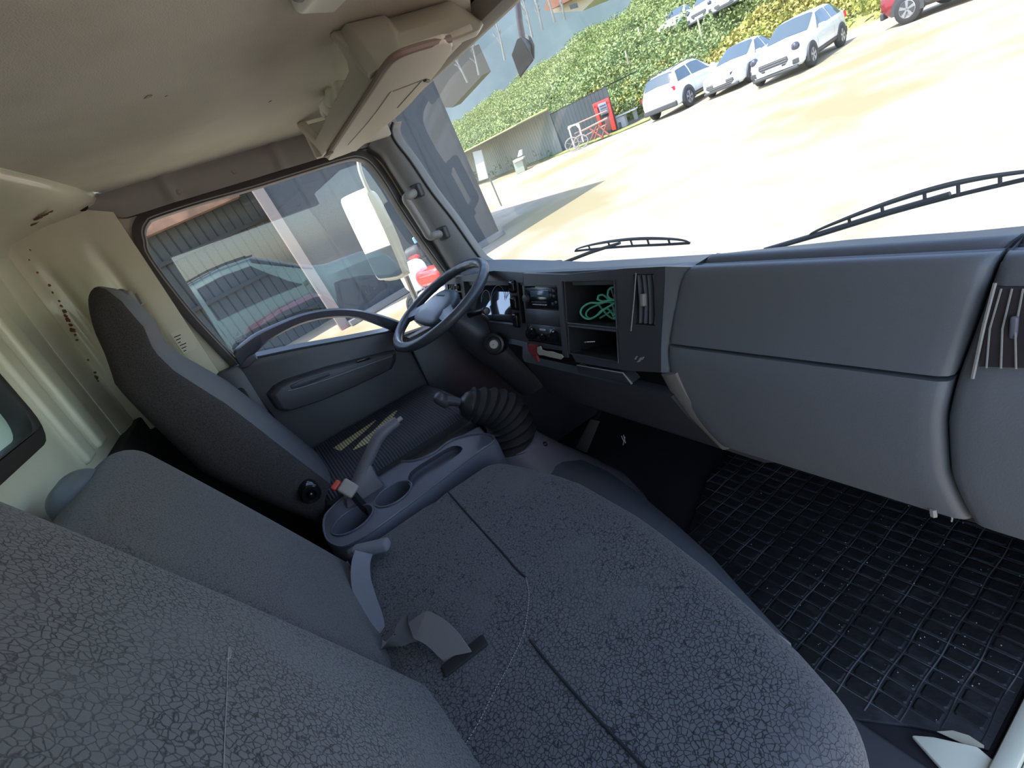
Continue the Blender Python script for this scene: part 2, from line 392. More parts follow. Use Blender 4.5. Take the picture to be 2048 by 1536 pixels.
# three pale warning print lines on the pillar, beside the seat shoulder
st = tag(MB().box((-.8685, -.165, .985), (-.8665, -.125, 1.05)).build('warning_sticker', mat('sticker_cream', (.62, .58, .46), .5)), 'small cream sticker with thin printed lines on the door pillar behind the driver seat', 'sticker')
ln = MB()
for k in range(6): ln.box((-.8667, -.162, .99 + k * .009), (-.866, -.162 + .008 + .010 * ((k * 7) % 3) / 2, .9925 + k * .009))
ln.build('print', M['seam'], st)

# rear wall with window
RY = -.375
def rr(x0, x1, z0, z1, r, y, n=5):
    pts = []
    for cx_, cz_, a0 in ((x1 - r, z1 - r, 0), (x0 + r, z1 - r, 90), (x0 + r, z0 + r, 180), (x1 - r, z0 + r, 270)):
        for k in range(n + 1):
            a = math.radians(a0 + 90 * k / n); pts.append(Vector((cx_ + r * math.cos(a), y, cz_ + r * math.sin(a))))
    return pts
rw = rr(-.325, .36, 1.0, 1.31, .05, RY)
struct(MB().plate([Vector(p) for p in ((-.9, RY, 0), (.9, RY, 0), (.9, RY, ZC), (-.9, RY, ZC))], [rw], (0, -.05, 0)).build('wall_back', M['cream_rear']))
w2 = thing('window_2', None, None, (0, RY, 1.0), kind='structure')
MB().plate(rr(-.34, .375, .985, 1.325, .06, RY + .012), [rr(-.312, .347, 1.013, 1.297, .045, RY + .012)], (0, -.03, 0)).build('gasket', M['rubber'], w2, bevel=.005)
MB().plate(rr(-.33, .365, .995, 1.315, .05, RY - .02), [], (0, -.004, 0)).build('pane', M['rear_glass'], w2)
# rear roof rail (painted), rounded, hanging below the liner
rail = []
for x, yf in ((-.95, -.13), (-.86, -.13), (-.80, -.135), (-.72, -.142), (-.55, -.17), (-.41, -.197), (0, -.22), (.9, -.25)):
    rail.append([Vector((x, yf, ZC + .01)), Vector((x, yf, ZC - .008)), Vector((x, yf - .012, ZC - .018)), Vector((x, yf - .05, ZC - .028)), Vector((x, lerp(yf, RY, .55), ZC - .034)), Vector((x, RY + .03, ZC - .05)), Vector((x, RY + .004, ZC - .085)), Vector((x, RY - .01, ZC - .085)), Vector((x, RY - .01, ZC + .01))])
struct(MB().loft(rail).build('trim_3', M['cream_rear'], ang=50))
# vertical bead of the rear corner
bead = [[Vector((-.885 + a, RY + .002, z)), Vector((-.86 + a, RY + .012, z)), Vector((-.80 + a, RY + .016, z)), Vector((-.74 + a, RY + .008, z)), Vector((-.72 + a, RY + .002, z)), Vector((-.72 + a, RY - .01, z)), Vector((-.885 + a, RY - .01, z))] for z, a in ((.84, .0), (1.1, 0), (1.35, -.02))]
struct(MB().loft(bead).build('trim_4', M['cream_rear'], ang=60))
for k, (xa, xb) in enumerate(((-.60, -.52), (-.47, -.40))):
    struct(MB().rbox(((xa + xb) / 2, RY, 1.12), (xb - xa, .022, .44), .01, 3).build('trim_%d' % (5 + k), M['cream_rear'], ang=60))
# rust
def blob(mb, p, n, r, sc=(1, 1)):
    n = Vector(n).normalized(); a = n.orthogonal().normalized(); b = n.cross(a); k = 12
    pts = [p + (a * math.cos(t * 2 * math.pi / k) * sc[0] + b * math.sin(t * 2 * math.pi / k) * sc[1]) * r * random.uniform(.55, 1.2) for t in range(k)]
    mb.prism(pts, n * .0008)
rust = MB()
for px, py, r_ in ((118, 602, .004), (122, 612, .004), (128, 622, .007), (131, 632, .005), (136, 640, .007), (141, 650, .005), (146, 660, .008), (150, 670, .004), (154, 680, .004), (176, 720, .003), (190, 745, .005), (193, 755, .006), (196, 762, .003), (105, 585, .003), (98, 570, .004), (74, 545, .003), (60, 500, .002), (58, 520, .002)):
    p = U(px, py, y=RY + .018); 
    if p.x < -.85: p = U(px, py, x=-.842)
    blob(rust, p, (.6, .8, 0), r_)
rust.build('trim_7', M['rust'])['kind'] = 'structure'
rl = MB()
pts = [U(a, b, z=ZC - .034) for a, b in ((100, 424), (88, 430), (76, 437), (68, 448), (62, 458), (57, 468))]
for i, p in enumerate(pts): blob(rl, p, (0, .1, -1), .012 if i in (1, 2, 3) else .008, (1, .8))
struct(rl.build('trim_8', M['rust']))
# dark carpet on the lower rear wall and side
struct(MB().box((-.88, RY - .01, 0), (.8, RY + .03, .875)).build('baseboard_back', M['carpet'], bevel=.006))
struct(MB().box((-.89, -.37, 0), (-.835, -.08, .83)).build('baseboard_left', M['carpet'], bevel=.01))
struct(MB().box((-.885, -.125, .4), (-.845, -.055, .895)).build('trim_9', M['door'], bevel=.008))

# header trim above the side window
def hd(u, v):
    y = lerp(-.165, .74, u); x = -.862 - .012 * v + .006 * math.sin(v * math.pi)
    for yc in (.03, .335): x += .010 * math.exp(-((y - yc) / .012) ** 2)
    zb = interp([(-.165, 1.40), (-.10, 1.362), (0, 1.362), (.5, 1.356), (.62, 1.345), (.74, 1.33)], y)
    return (x, y, lerp(ZC, zb, v))
hdo = struct(MB().grid(hd, 90, 8, (-.02, 0, 0)).build('trim_10', M['trim'], ang=60))
bt = MB()
for px, py in ((468, 342), (357, 383)):
    p = U(px, py, x=-.864); bt.lathe(p, (1, 0, 0), [(-.004, .008), (0, .008), (.003, .006), (.004, .0001)], 16)
struct(bt.build('trim_11', M['trim']))

# A-pillar trim
wside = [(735, 300), (765, 322), (785, 352), (812, 396), (840, 443), (868, 492), (893, 534), (912, 566), (930, 600)]
gside = [(786, 245), (783, 264), (792, 285), (822, 324), (863, 385), (905, 439), (947, 499), (963, 519), (985, 532)]
rings = []
for (a, b), (c_, d) in zip(wside, gside):
    A = U(a, b, x=-.884); B = U(c_, d, x=-.80)
    mid = (A + B) / 2 + Vector((.020, -.022, 0))
    q1 = A.lerp(B, .22) + Vector((.016, -.018, 0)); q2 = A.lerp(B, .8) + Vector((.012, -.010, 0))
    rings.append([A, q1, mid, q2, B, B + Vector((-.02, .04, 0)), A + Vector((-.05, .06, 0)), A + Vector((-.04, 0, 0))])
rs_ = []
for k in range(8): rs_.append(cat_mull([r[k] for r in rings], 4))
rings = [[rs_[k][i] for k in range(8)] for i in range(len(rs_[0]))]
pl = struct(MB().loft(rings).build('trim_12', M['pillar'], ang=50))
Tp = bvh(pl)
# black screen edge band along the glass
be = [U(c_, d, x=-.80) for c_, d in gside] + [U(1053, 537, y=.9), U(1150, 532, y=.9), U(1290, 521, y=.9)]
struct(MB().tube(cat_mull(be, 6), .0045, 6).build('trim_13', M['rubber']))

# windscreen
w3 = thing('window_3', None, None, (0, .9, .82), kind='structure')
MB().grid(lambda u, v: (lerp(-.83, .83, u), ws(lerp(-.83, .83, u), lerp(.78, 1.44, v)), lerp(.78, 1.44, v)), 32, 12, (0, .005, 0)).build('pane', M['windscreen'], w3, ang=60)
# header above the windscreen
def head(u):
    x = lerp(-.86, .86, u); y = ws(x, 1.41); z0 = 1.395
    return [Vector((x, y - .045, ZC + .01)), Vector((x, y - .04, z0 + .01)), Vector((x, y - .02, z0)), Vector((x, y + .004, z0 + .004)), Vector((x, y + .06, ZC + .02))]
struct(MB().loft([head(k / 20) for k in range(21)]).build('trim_14', M['trim'], ang=50))
# firewall and front shell under the glass
struct(MB().prism([(-.95, .93, .77), (-.95, 1.2, .30), (-.95, 1.22, -.05), (-.95, 1.26, -.05), (-.95, 1.24, .30), (-.95, .97, .77)], (1.8, 0, 0)).build('wall_front', M['void']))
struct(MB().box((-.95, .90, .755), (.95, .98, .775)).build('trim_15', M['cream']))

# passenger side: doorway left open; sill, hinge pillar and rear pillar
struct(MB().box((.672, .2, -.02), (.70, 1.2, .024)).box((.70, .2, -.10), (.72, 1.2, .006)).build('trim_16', M['cream_rear'], bevel=.006))
struct(MB().box((.86, -.45, 0), (.93, -.12, ZC)).build('wall_right', M['cream']))
struct(MB().box((.80, .80, 0), (.93, 1.2, .76)).build('wall_right', M['cream']))
struct(MB().box((.84, -.45, 1.36), (.93, .8, ZC + .02)).build('wall_right', M['cream']))
stp = thing('cab_step', 'ribbed dark step plate outside the open passenger doorway', 'step', (.85, .7, -.36))
MB().box((.74, .25, -.40), (1.05, 1.15, -.36)).build('plate', M['step'], stp, bevel=.006)
m_ = MB()
for k in range(22): m_.box((.75, .28 + k * .04, -.36), (1.04, .296 + k * .04, -.348))
m_.build('ribs', M['steprib'], stp, bevel=.003)
MB().box((.76, .2, -.75), (.8, .3, -.38)).build('bracket', M['black'], stp); MB().box((.76, 1.05, -.75), (.8, 1.15, -.38)).build('bracket', M['black'], stp)
# body metal and grey liner behind the mat, at the foot of the bench
struct(MB().prism([U(1822, 1476, z=.012), U(1866, 1480, z=.012), U(1955, 1500, z=.012), U(1990, 1530, z=.0), U(1990, 1620, z=.0), U(1950, 1620, z=.0)], (0, 0, .012)).build('trim_17', M['cream_rear'], bevel=.004))
struct(MB().rbox((.33, .43, -.005), (.60, .26, .03), .01).build('trim_18', mat('grey_floor_liner', (.06, .06, .066), .7, bump=(40, .3, .003))))

# ================================================================== SEATS
# two-place bench: cushion
bench = thing('passenger_bench', 'dark crackled-cloth two-place passenger bench filling the foreground', 'seat', (.2, .1, .3))
def bf(q):
    x, y, z = q; X = x + .235; Y = y + .14
    if z > 0:
        z += .012 * (1 - (x / .45) ** 2) * (1 - (y / .26) ** 2)
        z -= .010 * math.exp(-((Y - .17 - .04 * math.sin((X + .2) * 4)) / .012) ** 2) * .5
    fr = interp([(-.21, -.055), (-.17, -.045), (-.05, -.01), (.06, .012), (.25, .008), (.4, -.015), (.55, -.05), (.68, -.10)], X)
    k = max(0, min(1, (y + .05) / .27)); y += fr * k * k
    if z < 0: y -= .03 * k
    return (x, y, z)
cu = MB().rbox((.235, .14, .445), (.88, .54, .15), .062, 6, fn=bf, div=14).build('seat_cushion', M['seat'], bench, ang=80)
Tb = bvh(cu)
def surf_line(px, T, r, off_=.001):
    pts = []
    P = cat_mull([Vector((a, b, 0)) for a, b in px], 8)
    for p in P:
        h = hit(p.x, p.y, T, off_)
        if h is not None: pts.append(h)
    return pts
sm_ = MB()
for pl_ in ([(897, 985), (950, 1045), (1000, 1100), (1035, 1140), (1052, 1155)], [(1060, 1280), (1100, 1330), (1170, 1410), (1240, 1485), (1300, 1545)]):
    q = surf_line(pl_, Tb, 0); 
    if len(q) > 2: sm_.tube(q, .0022, 6)
sm_.build('seam', M['seam'], bench)
th_ = MB(); q = surf_line([(1052, 1155), (1058, 1190), (1054, 1230), (1046, 1270), (1028, 1310), (1010, 1345), (985, 1390), (960, 1440), (930, 1490)], Tb, 0)
for a, b in zip(q[::1], q[1::1]):
    th_.tube([a, a.lerp(b, .55)], .0008, 5)
th_.build('stitching', M['thread'], bench)
# belt slot sunk in the cushion
s0, s1 = hit(893, 1340, Tb, .001), hit(965, 1284, Tb, .001)
ax_ = (s1 - s0); L_ = ax_.length; mid_ = (s0 + s1) / 2
rt = ax_.to_track_quat('X', 'Z').to_matrix()
MB().rbox(mid_ + Vector((0, 0, .0005)), (L_ + .012, .022, .007), .0034, 3, rot=rt).build('belt_slot', M['void'], bench)
# leaning backrests, built upright in a tilted frame
def back(name, x0, x1, zt, m, parent, bulge, th=.12, yb=-.035, r=.05):
    W = x1 - x0; H = (zt - .44) / math.cos(math.radians(22))
    rotm = Matrix.Rotation(math.radians(22), 3, 'X')
    def fn(q):
        x, y, z = q; t = (z + H / 2) / H
        if y > 0: y += bulge * (1 - (2 * x / W) ** 2) * math.sin(max(0, min(1, t)) * math.pi) ** .7
        return (x, y, z)
    base = Vector(((x0 + x1) / 2, yb, .44))
    c_ = base + rotm @ Vector((0, -th / 2, H / 2))
    return MB().rbox(c_, (W, th, H), r, 6, rot=rotm, fn=fn, div=12).build(name, m, parent, ang=80)
b1 = tag(back('backrest', -.205, .205, .955, M['seat_fine'], bench, .012, .13, r=.045), 'narrower middle backrest')
b2 = tag(back('backrest', .212, .86, 1.09, M['seat'], bench, .035, .10, r=.045, yb=-.008), 'tall outer backrest')
T2 = bvh(b2); T1 = bvh(b1)
th_ = MB()
q = surf_line([(500, 1185), (560, 1200), (620, 1235), (680, 1275), (730, 1300), (765, 1325)], T2, 0)
for a, b in zip(q, q[1:]): th_.tube([a, a.lerp(b, .5)], .0012, 5)
q = surf_line([(222, 990), (221, 1020), (220, 1045)], T1, 0)
for a, b in zip(q, q[1:]): th_.tube([a, a.lerp(b, .5)], .0009, 5)
th_.build('stitching', M['seam_grey'], bench)
th_ = MB(); q = surf_line([(457, 1296), (455, 1340), (453, 1400), (451, 1440), (447, 1540)], T2, 0)
if len(q) > 2: th_.tube(q, [.0004 + .0006 * max(0, 1 - abs(i - 2) / 4) for i in range(len(q))], 5)
q = surf_line([(458, 1294), (461, 1303), (459, 1316), (453, 1318)], T2, 0)
if len(q) > 2: th_.tube(q, .0007, 5)
th_.build('loose_thread', M['thread'], bench)
# grey belt reel cover behind the middle backrest
tag(MB().rbox(U(172, 1003, y=-.31), (.11, .07, .09), .034, 5).build('belt_reel_cover', mat('blue_grey_plastic', (.12, .14, .17), .45)), 'rounded blue-grey plastic belt reel cover behind the middle backrest', 'seat belt cover')

# driver seat
ds = thing('driver_seat', 'dark grey cloth driver seat with integral headrest and ribbed black cushion cover', 'seat', (-.55, .15, .2))
yf = [(.50, .02), (.60, .005), (.70, -.025), (.80, -.055), (.90, -.09), (1.0, -.14), (1.05, -.155), (1.10, -.145), (1.16, -.155), (1.19, -.17), (1.205, -.19)]
yf = [(1.12 + (z - 1.12) * 1.1, y * 1.1) for z, y in yf]
yr = [(.50, -.09), (.55, -.105), (.62, -.145), (.70, -.19), (.78, -.228), (.92, -.248), (1.02, -.262), (1.08, -.246), (1.13, -.236), (1.17, -.222), (1.195, -.21), (1.205, -.198)]
yr = [(1.12 + (z - 1.12) * 1.1, y * 1.1) for z, y in yr]
hw = [(.50, .20), (.60, .225), (.80, .228), (.92, .22), (.99, .195), (1.03, .155), (1.06, .145), (1.12, .145), (1.16, .13), (1.185, .105), (1.20, .06), (1.206, .02)]
rings = []
hw = [(1.12 + (z - 1.12) * 1.1, h * .93) for z, h in hw]
zs = [.50 + .02 * k for k in range(34)] + [1.175, 1.185, 1.192, 1.199, 1.204]
zs = [1.12 + (z - 1.12) * 1.1 for z in zs]
for z in zs:
    a, b, h = interp(yf, z), interp(yr, z), interp(hw, z); cyy = (a + b) / 2; ry = (a - b) / 2; xx = -.655
    ring = []
    for k in range(40):
        t = 2 * math.pi * k / 40; c_, s_ = math.cos(t), math.sin(t); e = .62
        ring.append(Vector((xx + h * abs(c_) ** e * (1 if c_ > 0 else -1), cyy + ry * abs(s_) ** e * (1 if s_ > 0 else -1), z)))
    rings.append(ring)
nf_ = 40 * (len(rings) - 1)
drb = MB().loft(rings).build('backrest', M['brown'], ds, ang=80, mats=[M['vinyl']], matidx={i: 1 for i in range(nf_) if 5 <= i % 40 <= 19})
cush = MB().rbox((-.615, .19, .455), (.42, .52, .15), .05, 5, div=10).build('seat_cushion', M['black'], ds, ang=80)
# ribbed cover laid over the cushion
def ribm():
    m = mat('ribbed_black_cover', (.016, .017, .022), .7); t = m.node_tree; b = t.nodes['Principled BSDF']
    tc = t.nodes.new('ShaderNodeTexCoord'); wv = t.nodes.new('ShaderNodeTexWave'); wv.bands_direction = 'Y'; wv.inputs['Scale'].default_value = 36; wv.inputs['Distortion'].default_value = .6; wv.inputs['Detail Scale'].default_value = 3
    t.links.new(tc.outputs['Object'], wv.inputs['Vector'])
    x = t.nodes.new('ShaderNodeMix'); x.data_type = 'RGBA'; x.inputs[6].default_value = (.010, .010, .013, 1); x.inputs[7].default_value = (.042, .046, .062, 1)
    t.links.new(wv.outputs['Fac'], x.inputs[0]); t.links.new(x.outputs[2], b.inputs['Base Color'])
    u = t.nodes.new('ShaderNodeBump'); u.inputs['Distance'].default_value = .003; u.inputs['Strength'].default_value = .7; t.links.new(wv.outputs['Fac'], u.inputs['Height']); t.links.new(u.outputs[0], b.inputs['Normal'])
    return m
M['ribcov'] = ribm()
def cvf(q):
    x, y, z = q
    if z > 0: z += .022 * (1 - (x / .24) ** 2) * (.5 + y) 
    return (x, y, z)
cov = MB().rbox((-.635, .20, .515), (.42, .50, .07), .034, 5, fn=cvf, div=12).build('seat_cover', M['ribcov'], ds, ang=80)
cov.data.materials.append(M['carpet'])
for p_ in cov.data.polygons:
    if p_.normal.z < .55: p_.material_index = 1
Tc = bvh(cov)
def stripem():
    m = mat('yellow_cover_stripe', (.42, .37, .2), .8); t = m.node_tree; b = t.nodes['Principled BSDF']
    tc = t.nodes.new('ShaderNodeTexCoord'); wv = t.nodes.new('ShaderNodeTexWave'); wv.bands_direction = 'Y'; wv.inputs['Scale'].default_value = 36; wv.inputs['Distortion'].default_value = .4
    t.links.new(tc.outputs['Object'], wv.inputs['Vector'])
    x = t.nodes.new('ShaderNodeMix'); x.data_type = 'RGBA'; x.inputs[6].default_value = (.16, .14, .075, 1); x.inputs[7].default_value = (.62, .56, .31, 1)
    t.links.new(wv.outputs['Fac'], x.inputs[0]); t.links.new(x.outputs[2], b.inputs['Base Color']); return m
M['stripe'] = stripem()
def patch_on(T, left, right, name, m, parent, lift=.0015):
    L1 = cat_mull([Vector((a, b, 0)) for a, b in left], 5); R1 = cat_mull([Vector((a, b, 0)) for a, b in right], 5)
    g = MB(); rings = []
    for p, q in zip(L1, R1):
        row = [hit(lerp(p.x, q.x, k / 3), lerp(p.y, q.y, k / 3), T, lift) for k in range(4)]
        if all(r is not None for r in row): rings.append(row + [r - Vector((0, 0, .003)) for r in row[::-1]])
    if len(rings) > 1: return g.loft(rings).build(name, m, parent, ang=80)
patch_on(Tc, [(666, 896), (690, 880), (720, 860), (751, 840)], [(681, 902), (706, 882), (730, 862), (752, 841)], 'stripe', M['stripe'], ds)
patch_on(Tc, [(706, 899), (724, 880), (748, 860), (770, 838), (790, 822)], [(708, 900), (740, 884), (762, 870), (780, 842), (795, 821)], 'stripe', M['stripe'], ds)
# recliner knob on the flank of the seat
kn = MB(); kp = U(620, 985, x=-.425); kn.lathe(kp, (1, 0, 0), [(-.03, .026), (.012, .026), (.018, .022), (.018, .014), (.012, .010), (.020, .006), (.022, .0001)], 24)
kn.build('recliner_knob', M['gloss_black'], ds)
# seat belt guide on the pillar
sb = thing('belt_anchor', 'small grey belt anchor bolted to the cream door pillar beside the headrest', 'seat belt anchor', tuple(U(262, 600, x=-.86)))
p = U(262, 600, x=-.85); MB().rbox(p, (.02, .03, .05), .008, 3).tube([p + Vector((.01, -.015, .0)), p + Vector((.02, .0, -.025)), p + Vector((.01, .02, -.02)), p + Vector((0, .02, .01))], .004, 6).build('bracket', M['trim'], sb)
p = U(236, 592, x=-.84); MB().rbox(p, (.03, .045, .03), .012, 4).build('cover', M['vinyl'], sb)

# engine cover and gear tower
struct(MB().rbox((.0, .10, .16), (1.0, .60, .30), .05, 5).build('trim_19', M['tower'], ang=80))
gl = []
A_ = [(1085, 905), (1140, 930), (1200, 960), (1260, 1000), (1330, 1050), (1400, 1110), (1470, 1180), (1560, 1270)]
B_ = [(1130, 912), (1165, 925), (1225, 950), (1300, 1010), (1360, 1070), (1440, 1150), (1500, 1230), (1590, 1340)]
rings = []
for (a, b), (c_, d) in zip(A_, B_):
    p = U(a, b, z=.34); q = U(c_, d, z=.22)
    rings.append([p + Vector((0, -.12, -.02)), p + Vector((0, -.03, .008)), p, p.lerp(q, .5) + Vector((.0, .012, .012)), q, q + Vector((0, .0, -.22)), q + Vector((0, -.2, -.22))])
struct(MB().loft(rings).build('trim_20', mat('blue_grey_cover', (.11, .125, .155), .5, bump=(200, .1, .001)), ang=60))

gs = thing('gear_lever', 'gear lever rising from a ribbed black bellows on a lavender-grey tower', 'gear lever', (-.33, .46, .2))
bc = Vector((-.33, .462, .435)); tcn = Vector((-.335, .395, .605))
n0 = Vector((.02, .15, 1)).normalized(); n1 = Vector((-.25, -.75, .62)).normalized()
rings = []; NF = 9
for i in range(NF * 4 + 1):
    t = i / (NF * 4)
    ctr = bc.lerp(tcn, t) + Vector((0, .045, .015)) * math.sin(t * math.pi)
    nn = n0.lerp(n1, t).normalized(); a = nn.cross(Vector((0, 1, 0))).normalized(); b = nn.cross(a)
    r = lerp(.078, .047, t ** .8) + .0065 * math.cos(i * math.pi / 2) * (1 - .3 * t)
    rings.append([ctr + (a * math.cos(k * 2 * math.pi / 28) + b * math.sin(k * 2 * math.pi / 28)) * r for k in range(28)])
MB().loft(rings).build('bellows', M['rubber'], gs, ang=50)
MB().lathe(tcn, n1, [(-.006, .044), (.004, .043), (.02, .030), (.03, .014), (.03, .0001)]).build('bellows_cap', M['black'], gs)
kt = U(885, 800, x=-.37)
MB().tube([tcn + n1 * .02, tcn.lerp(kt, .5) + Vector((0, 0, .004)), kt], [.012, .013, .016], 12).build('lever', M['bezel'], gs)
MB().rbox(kt, (.04, .036, .05), .017, 5, rot=Matrix.Rotation(.5, 3, 'X')).build('knob', M['bezel'], gs)
rings = []
for z, cx_, cy_, rx, ry in ((.44, -.33, .462, .082, .082), (.42, -.33, .465, .088, .088), (.34, -.325, .49, .10, .12), (.24, -.32, .53, .125, .16), (.12, -.31, .56, .15, .22), (.0, -.31, .57, .16, .26)):
    rings.append([Vector((cx_ + rx * math.cos(t * math.pi / 16), cy_ + ry * math.sin(t * math.pi / 16), z)) for t in range(32)])
tw = MB().loft(rings).build('tower', M['tower'], gs, ang=70)
Tt = bvh(tw)
for px, py in ((1090, 888), (1142, 938)):
    h = hit(px, py, Tt)
    if h is not None: MB().rbox(h, (.014, .014, .014), .006, 3).build('screw', M['black'], gs)

# centre console with cup holders
co = thing('centre_console', 'grey plastic centre console tray with two round cup holders', 'console', (-.33, .12, .3))
CZ = .525
outl = [U(a, b, z=CZ) for a, b in ((648, 1040), (652, 1075), (672, 1092), (700, 1090), (760, 1052), (850, 985), (945, 912), (990, 880), (960, 868), (905, 880), (870, 905), (830, 922), (790, 925), (755, 945), (700, 985), (662, 1018))]
outl = cat_mull(outl, 3, True)
c1 = U(706, 1040, z=CZ); c2 = U(787, 988, z=CZ)
R1 = .049; R2 = .046
def circ(c_, r, z, n=32): return [Vector((c_.x + r * math.cos(k * 2 * math.pi / n), c_.y + r * 1.08 * math.sin(k * 2 * math.pi / n), z)) for k in range(n)]
tray = [U(a, b, z=CZ) for a, b in ((828, 972), (905, 918), (925, 897), (905, 892), (868, 912), (820, 945))]
tray = cat_mull(tray, 4, True)
top_ = MB().plate(outl, [circ(c1, R1, CZ), circ(c2, R2, CZ), tray], (0, 0, -.012))
for c_, r in ((c1, R1), (c2, R2)):
    a = circ(c_, r, CZ - .001); b = circ(c_, r * .9, CZ - .07); top_.loft([a, b], cap=False)
    top_.loft([circ(c_, r + .003, CZ - .012), circ(c_, r * .9 + .003, CZ - .073)], cap=False); top_.add(b, [list(range(32))])
top_.loft([[p + Vector((0, 0, -.001)) for p in tray], [p + Vector((0, 0, -.022)) for p in tray]], cap=False); top_.add([p + Vector((0, 0, -.022)) for p in tray], [list(range(len(tray)))])
top_.build('tray', M['console'], co, ang=40)
cc = sum(outl, Vector()) / len(outl)
sk = [[p for p in outl], [cc + (p - cc) * 1.02 + Vector((0, 0, -.01)) for p in outl], [cc + (p - cc) * 1.03 + Vector((0, 0, -.22)) for p in outl]]
MB().loft(sk, cap=False).build('side_skirt', M['console'], co, ang=60)
rim = MB()
rim.tube([p + Vector((0, 0, .001)) for p in outl], .0035, 6, closed=True)
for c_, r in ((c1, R1), (c2, R2)): rim.tube([p + Vector((0, 0, .001)) for p in circ(c_, r, CZ)], .0028, 6, closed=True)
rim.build('rim', M['console'], co, ang=60)
# block between the tray and the tower
bl = [U(a, b, z=CZ - .01) for a, b in ((903, 880), (946, 912), (990, 884), (958, 850))]
MB().prism(bl, (0, 0, -.12)).build('front_block', M['console'], co, bevel=.008)

# hand brake
hb = thing('hand_brake', 'grey hand brake lever with slim release button, beside the driver seat', 'hand brake', (-.385, .03, .45))
p0, p1 = Vector((-.385, .02, .50)), U(795, 842, x=-.385)
MB().tube(cat_mull([p0, U(724, 950, x=-.385), U(742, 905, x=-.385), U(762, 868, x=-.385), p1], 4), [.026] * 3 + [.024, .021, .019] + [.0165] * 8 + [.015, .015, .014], 16, sq=.8).build('grip', M['tower'], hb)
MB().tube([p1, p1 + (p1 - U(762, 868, x=-.385)).normalized() * .014], .006, 12).build('release_button', M['trim'], hb)
MB().loft([[Vector((-.385 + a, yy, zz)) for a, yy, zz in ((-.03, .11, .45), (.03, .11, .45), (.03, -.04, .45), (-.03, -.04, .45))], [Vector((-.385 + a, yy, zz)) for a, yy, zz in ((-.022, .095, .56), (.022, .095, .56), (.022, .0, .545), (-.022, .0, .545))], [Vector((-.385 + a, yy, zz)) for a, yy, zz in ((-.014, .098, .60), (.014, .098, .60), (.014, .055, .585), (-.014, .055, .585))]]).build('lever_shroud', M['tower'], hb, bevel=.008)

# belt buckles and lap belts
bk = thing('seat_belt_buckle', 'beige seat belt buckle with red button beside the hand brake', 'buckle', (-.345, .0, .56))
bp0 = U(686, 973, x=-.335); rb = Matrix.Rotation(math.radians(-35), 3, 'Y') @ Matrix.Rotation(math.radians(25), 3, 'X')
MB().rbox(bp0 + Vector((0, .008, -.012)), (.018, .036, .042), .006, 4, rot=rb).build('housing', M['buckle'], bk)
MB().rbox(bp0 + rb @ Vector((.0, -.006, .016)), (.014, .026, .014), .004, 3, rot=rb).build('button', M['red'], bk)
MB().tube([bp0 + Vector((0, .01, -.03)), bp0 + Vector((0, .02, -.10))], .010, 8).build('stalk', M['black'], bk)
l2 = thing('seat_belt_tongue', 'grey plastic belt fastener with webbing hanging between console and bench', 'seat belt', (-.15, 0, .5))
q = [U(742, 1098, z=.545)]
rq = Matrix.Rotation(math.radians(52), 3, 'Z')
MB().rbox(U(742, 1096, z=.545), (.085, .028, .022), .008, 4, rot=rq).build('fastener', M['belt'], l2)
pp = [U(728, 1105, z=.552), U(722, 1125, z=.55), U(722, 1160, z=.548), U(732, 1200, z=.543), U(745, 1240, z=.536), U(750, 1275, z=.525)]
pts_ = cat_mull(pp, 5); sd_ = [(pts_[min(i + 1, len(pts_) - 1)] - pts_[max(i - 1, 0)]).cross(Vector((.75, .1, .65))) for i in range(len(pts_))]
rbn = MB(); ribbon(rbn, pts_, .036, .002, sd_); rbn.build('webbing', M['belt'], l2, ang=60)
l3 = thing('lap_belt', 'brown-grey lap belt curling out of the slot in the bench cushion', 'seat belt', (.2, 0, .53))
pp = [U(762, 1278, z=.523), U(785, 1292, z=.527), U(812, 1280, z=.534), U(818, 1262, z=.55), U(838, 1250, z=.556), U(868, 1262, z=.552), U(900, 1292, z=.543), U(925, 1325, z=.524)]
pts_ = cat_mull(pp, 5); sd_ = [Vector((.35, .6, -.3)).lerp(Vector((.55, .75, .05)), min(1, i / 18)) for i in range(len(pts_))]
rbn = MB(); ribbon(rbn, pts_, .043, .002, sd_); rbn.build('webbing', M['belt2'], l3, ang=60)
bx = tag(MB().rbox(U(712, 1118, z=.53), (.03, .03, .05), .01, 3).build('belt_bracket', M['bezel']), 'dark belt bracket tucked beside the middle backrest base', 'seat belt bracket')

# ================================================================== DRIVER DOOR
dd = thing('door_1', None, None, (-.87, .2, .1), kind='structure')
top = [U(a, b, x=-.85) for a, b in ((480, 738), (515, 716), (600, 698), (700, 680), (790, 662), (800, 660))]
lo = [Vector((-.85, .47, .1)), Vector((-.85, .0, .1)), Vector((-.85, -.035, .5)), Vector((-.85, -.062, .80))]
dpan = MB().prism([Vector((-.85, p.y, p.z)) for p in top] + lo, (-.045, 0, 0)).build('inner_panel', M['door'], dd, bevel=.006)
sl = [U(a, b, x=-.85) for a, b in ((515, 716), (600, 698), (700, 680), (790, 662))]
MB().loft([[p, p + Vector((.006, 0, .006)), p + Vector((-.04, 0, .014)), p + Vector((-.04, 0, -.01))] for p in cat_mull(sl, 4)]).build('sill_cap', mat('sill_plastic', (.13, .15, .18), .35), dd)
oz = [(467, 706), (474, 695), (509, 668), (558, 645), (606, 627), (655, 618), (704, 618), (753, 627), (800, 643), (808, 652)]
iz = [(483, 733), (497, 716), (514, 704), (538, 682), (597, 651), (655, 637), (714, 637), (772, 657), (790, 664), (800, 668)]
rings = []
O_ = cat_mull([U(a, b, x=-.835) for a, b in oz], 4); I_ = cat_mull([U(a, b, x=-.835) for a, b in iz], 4)
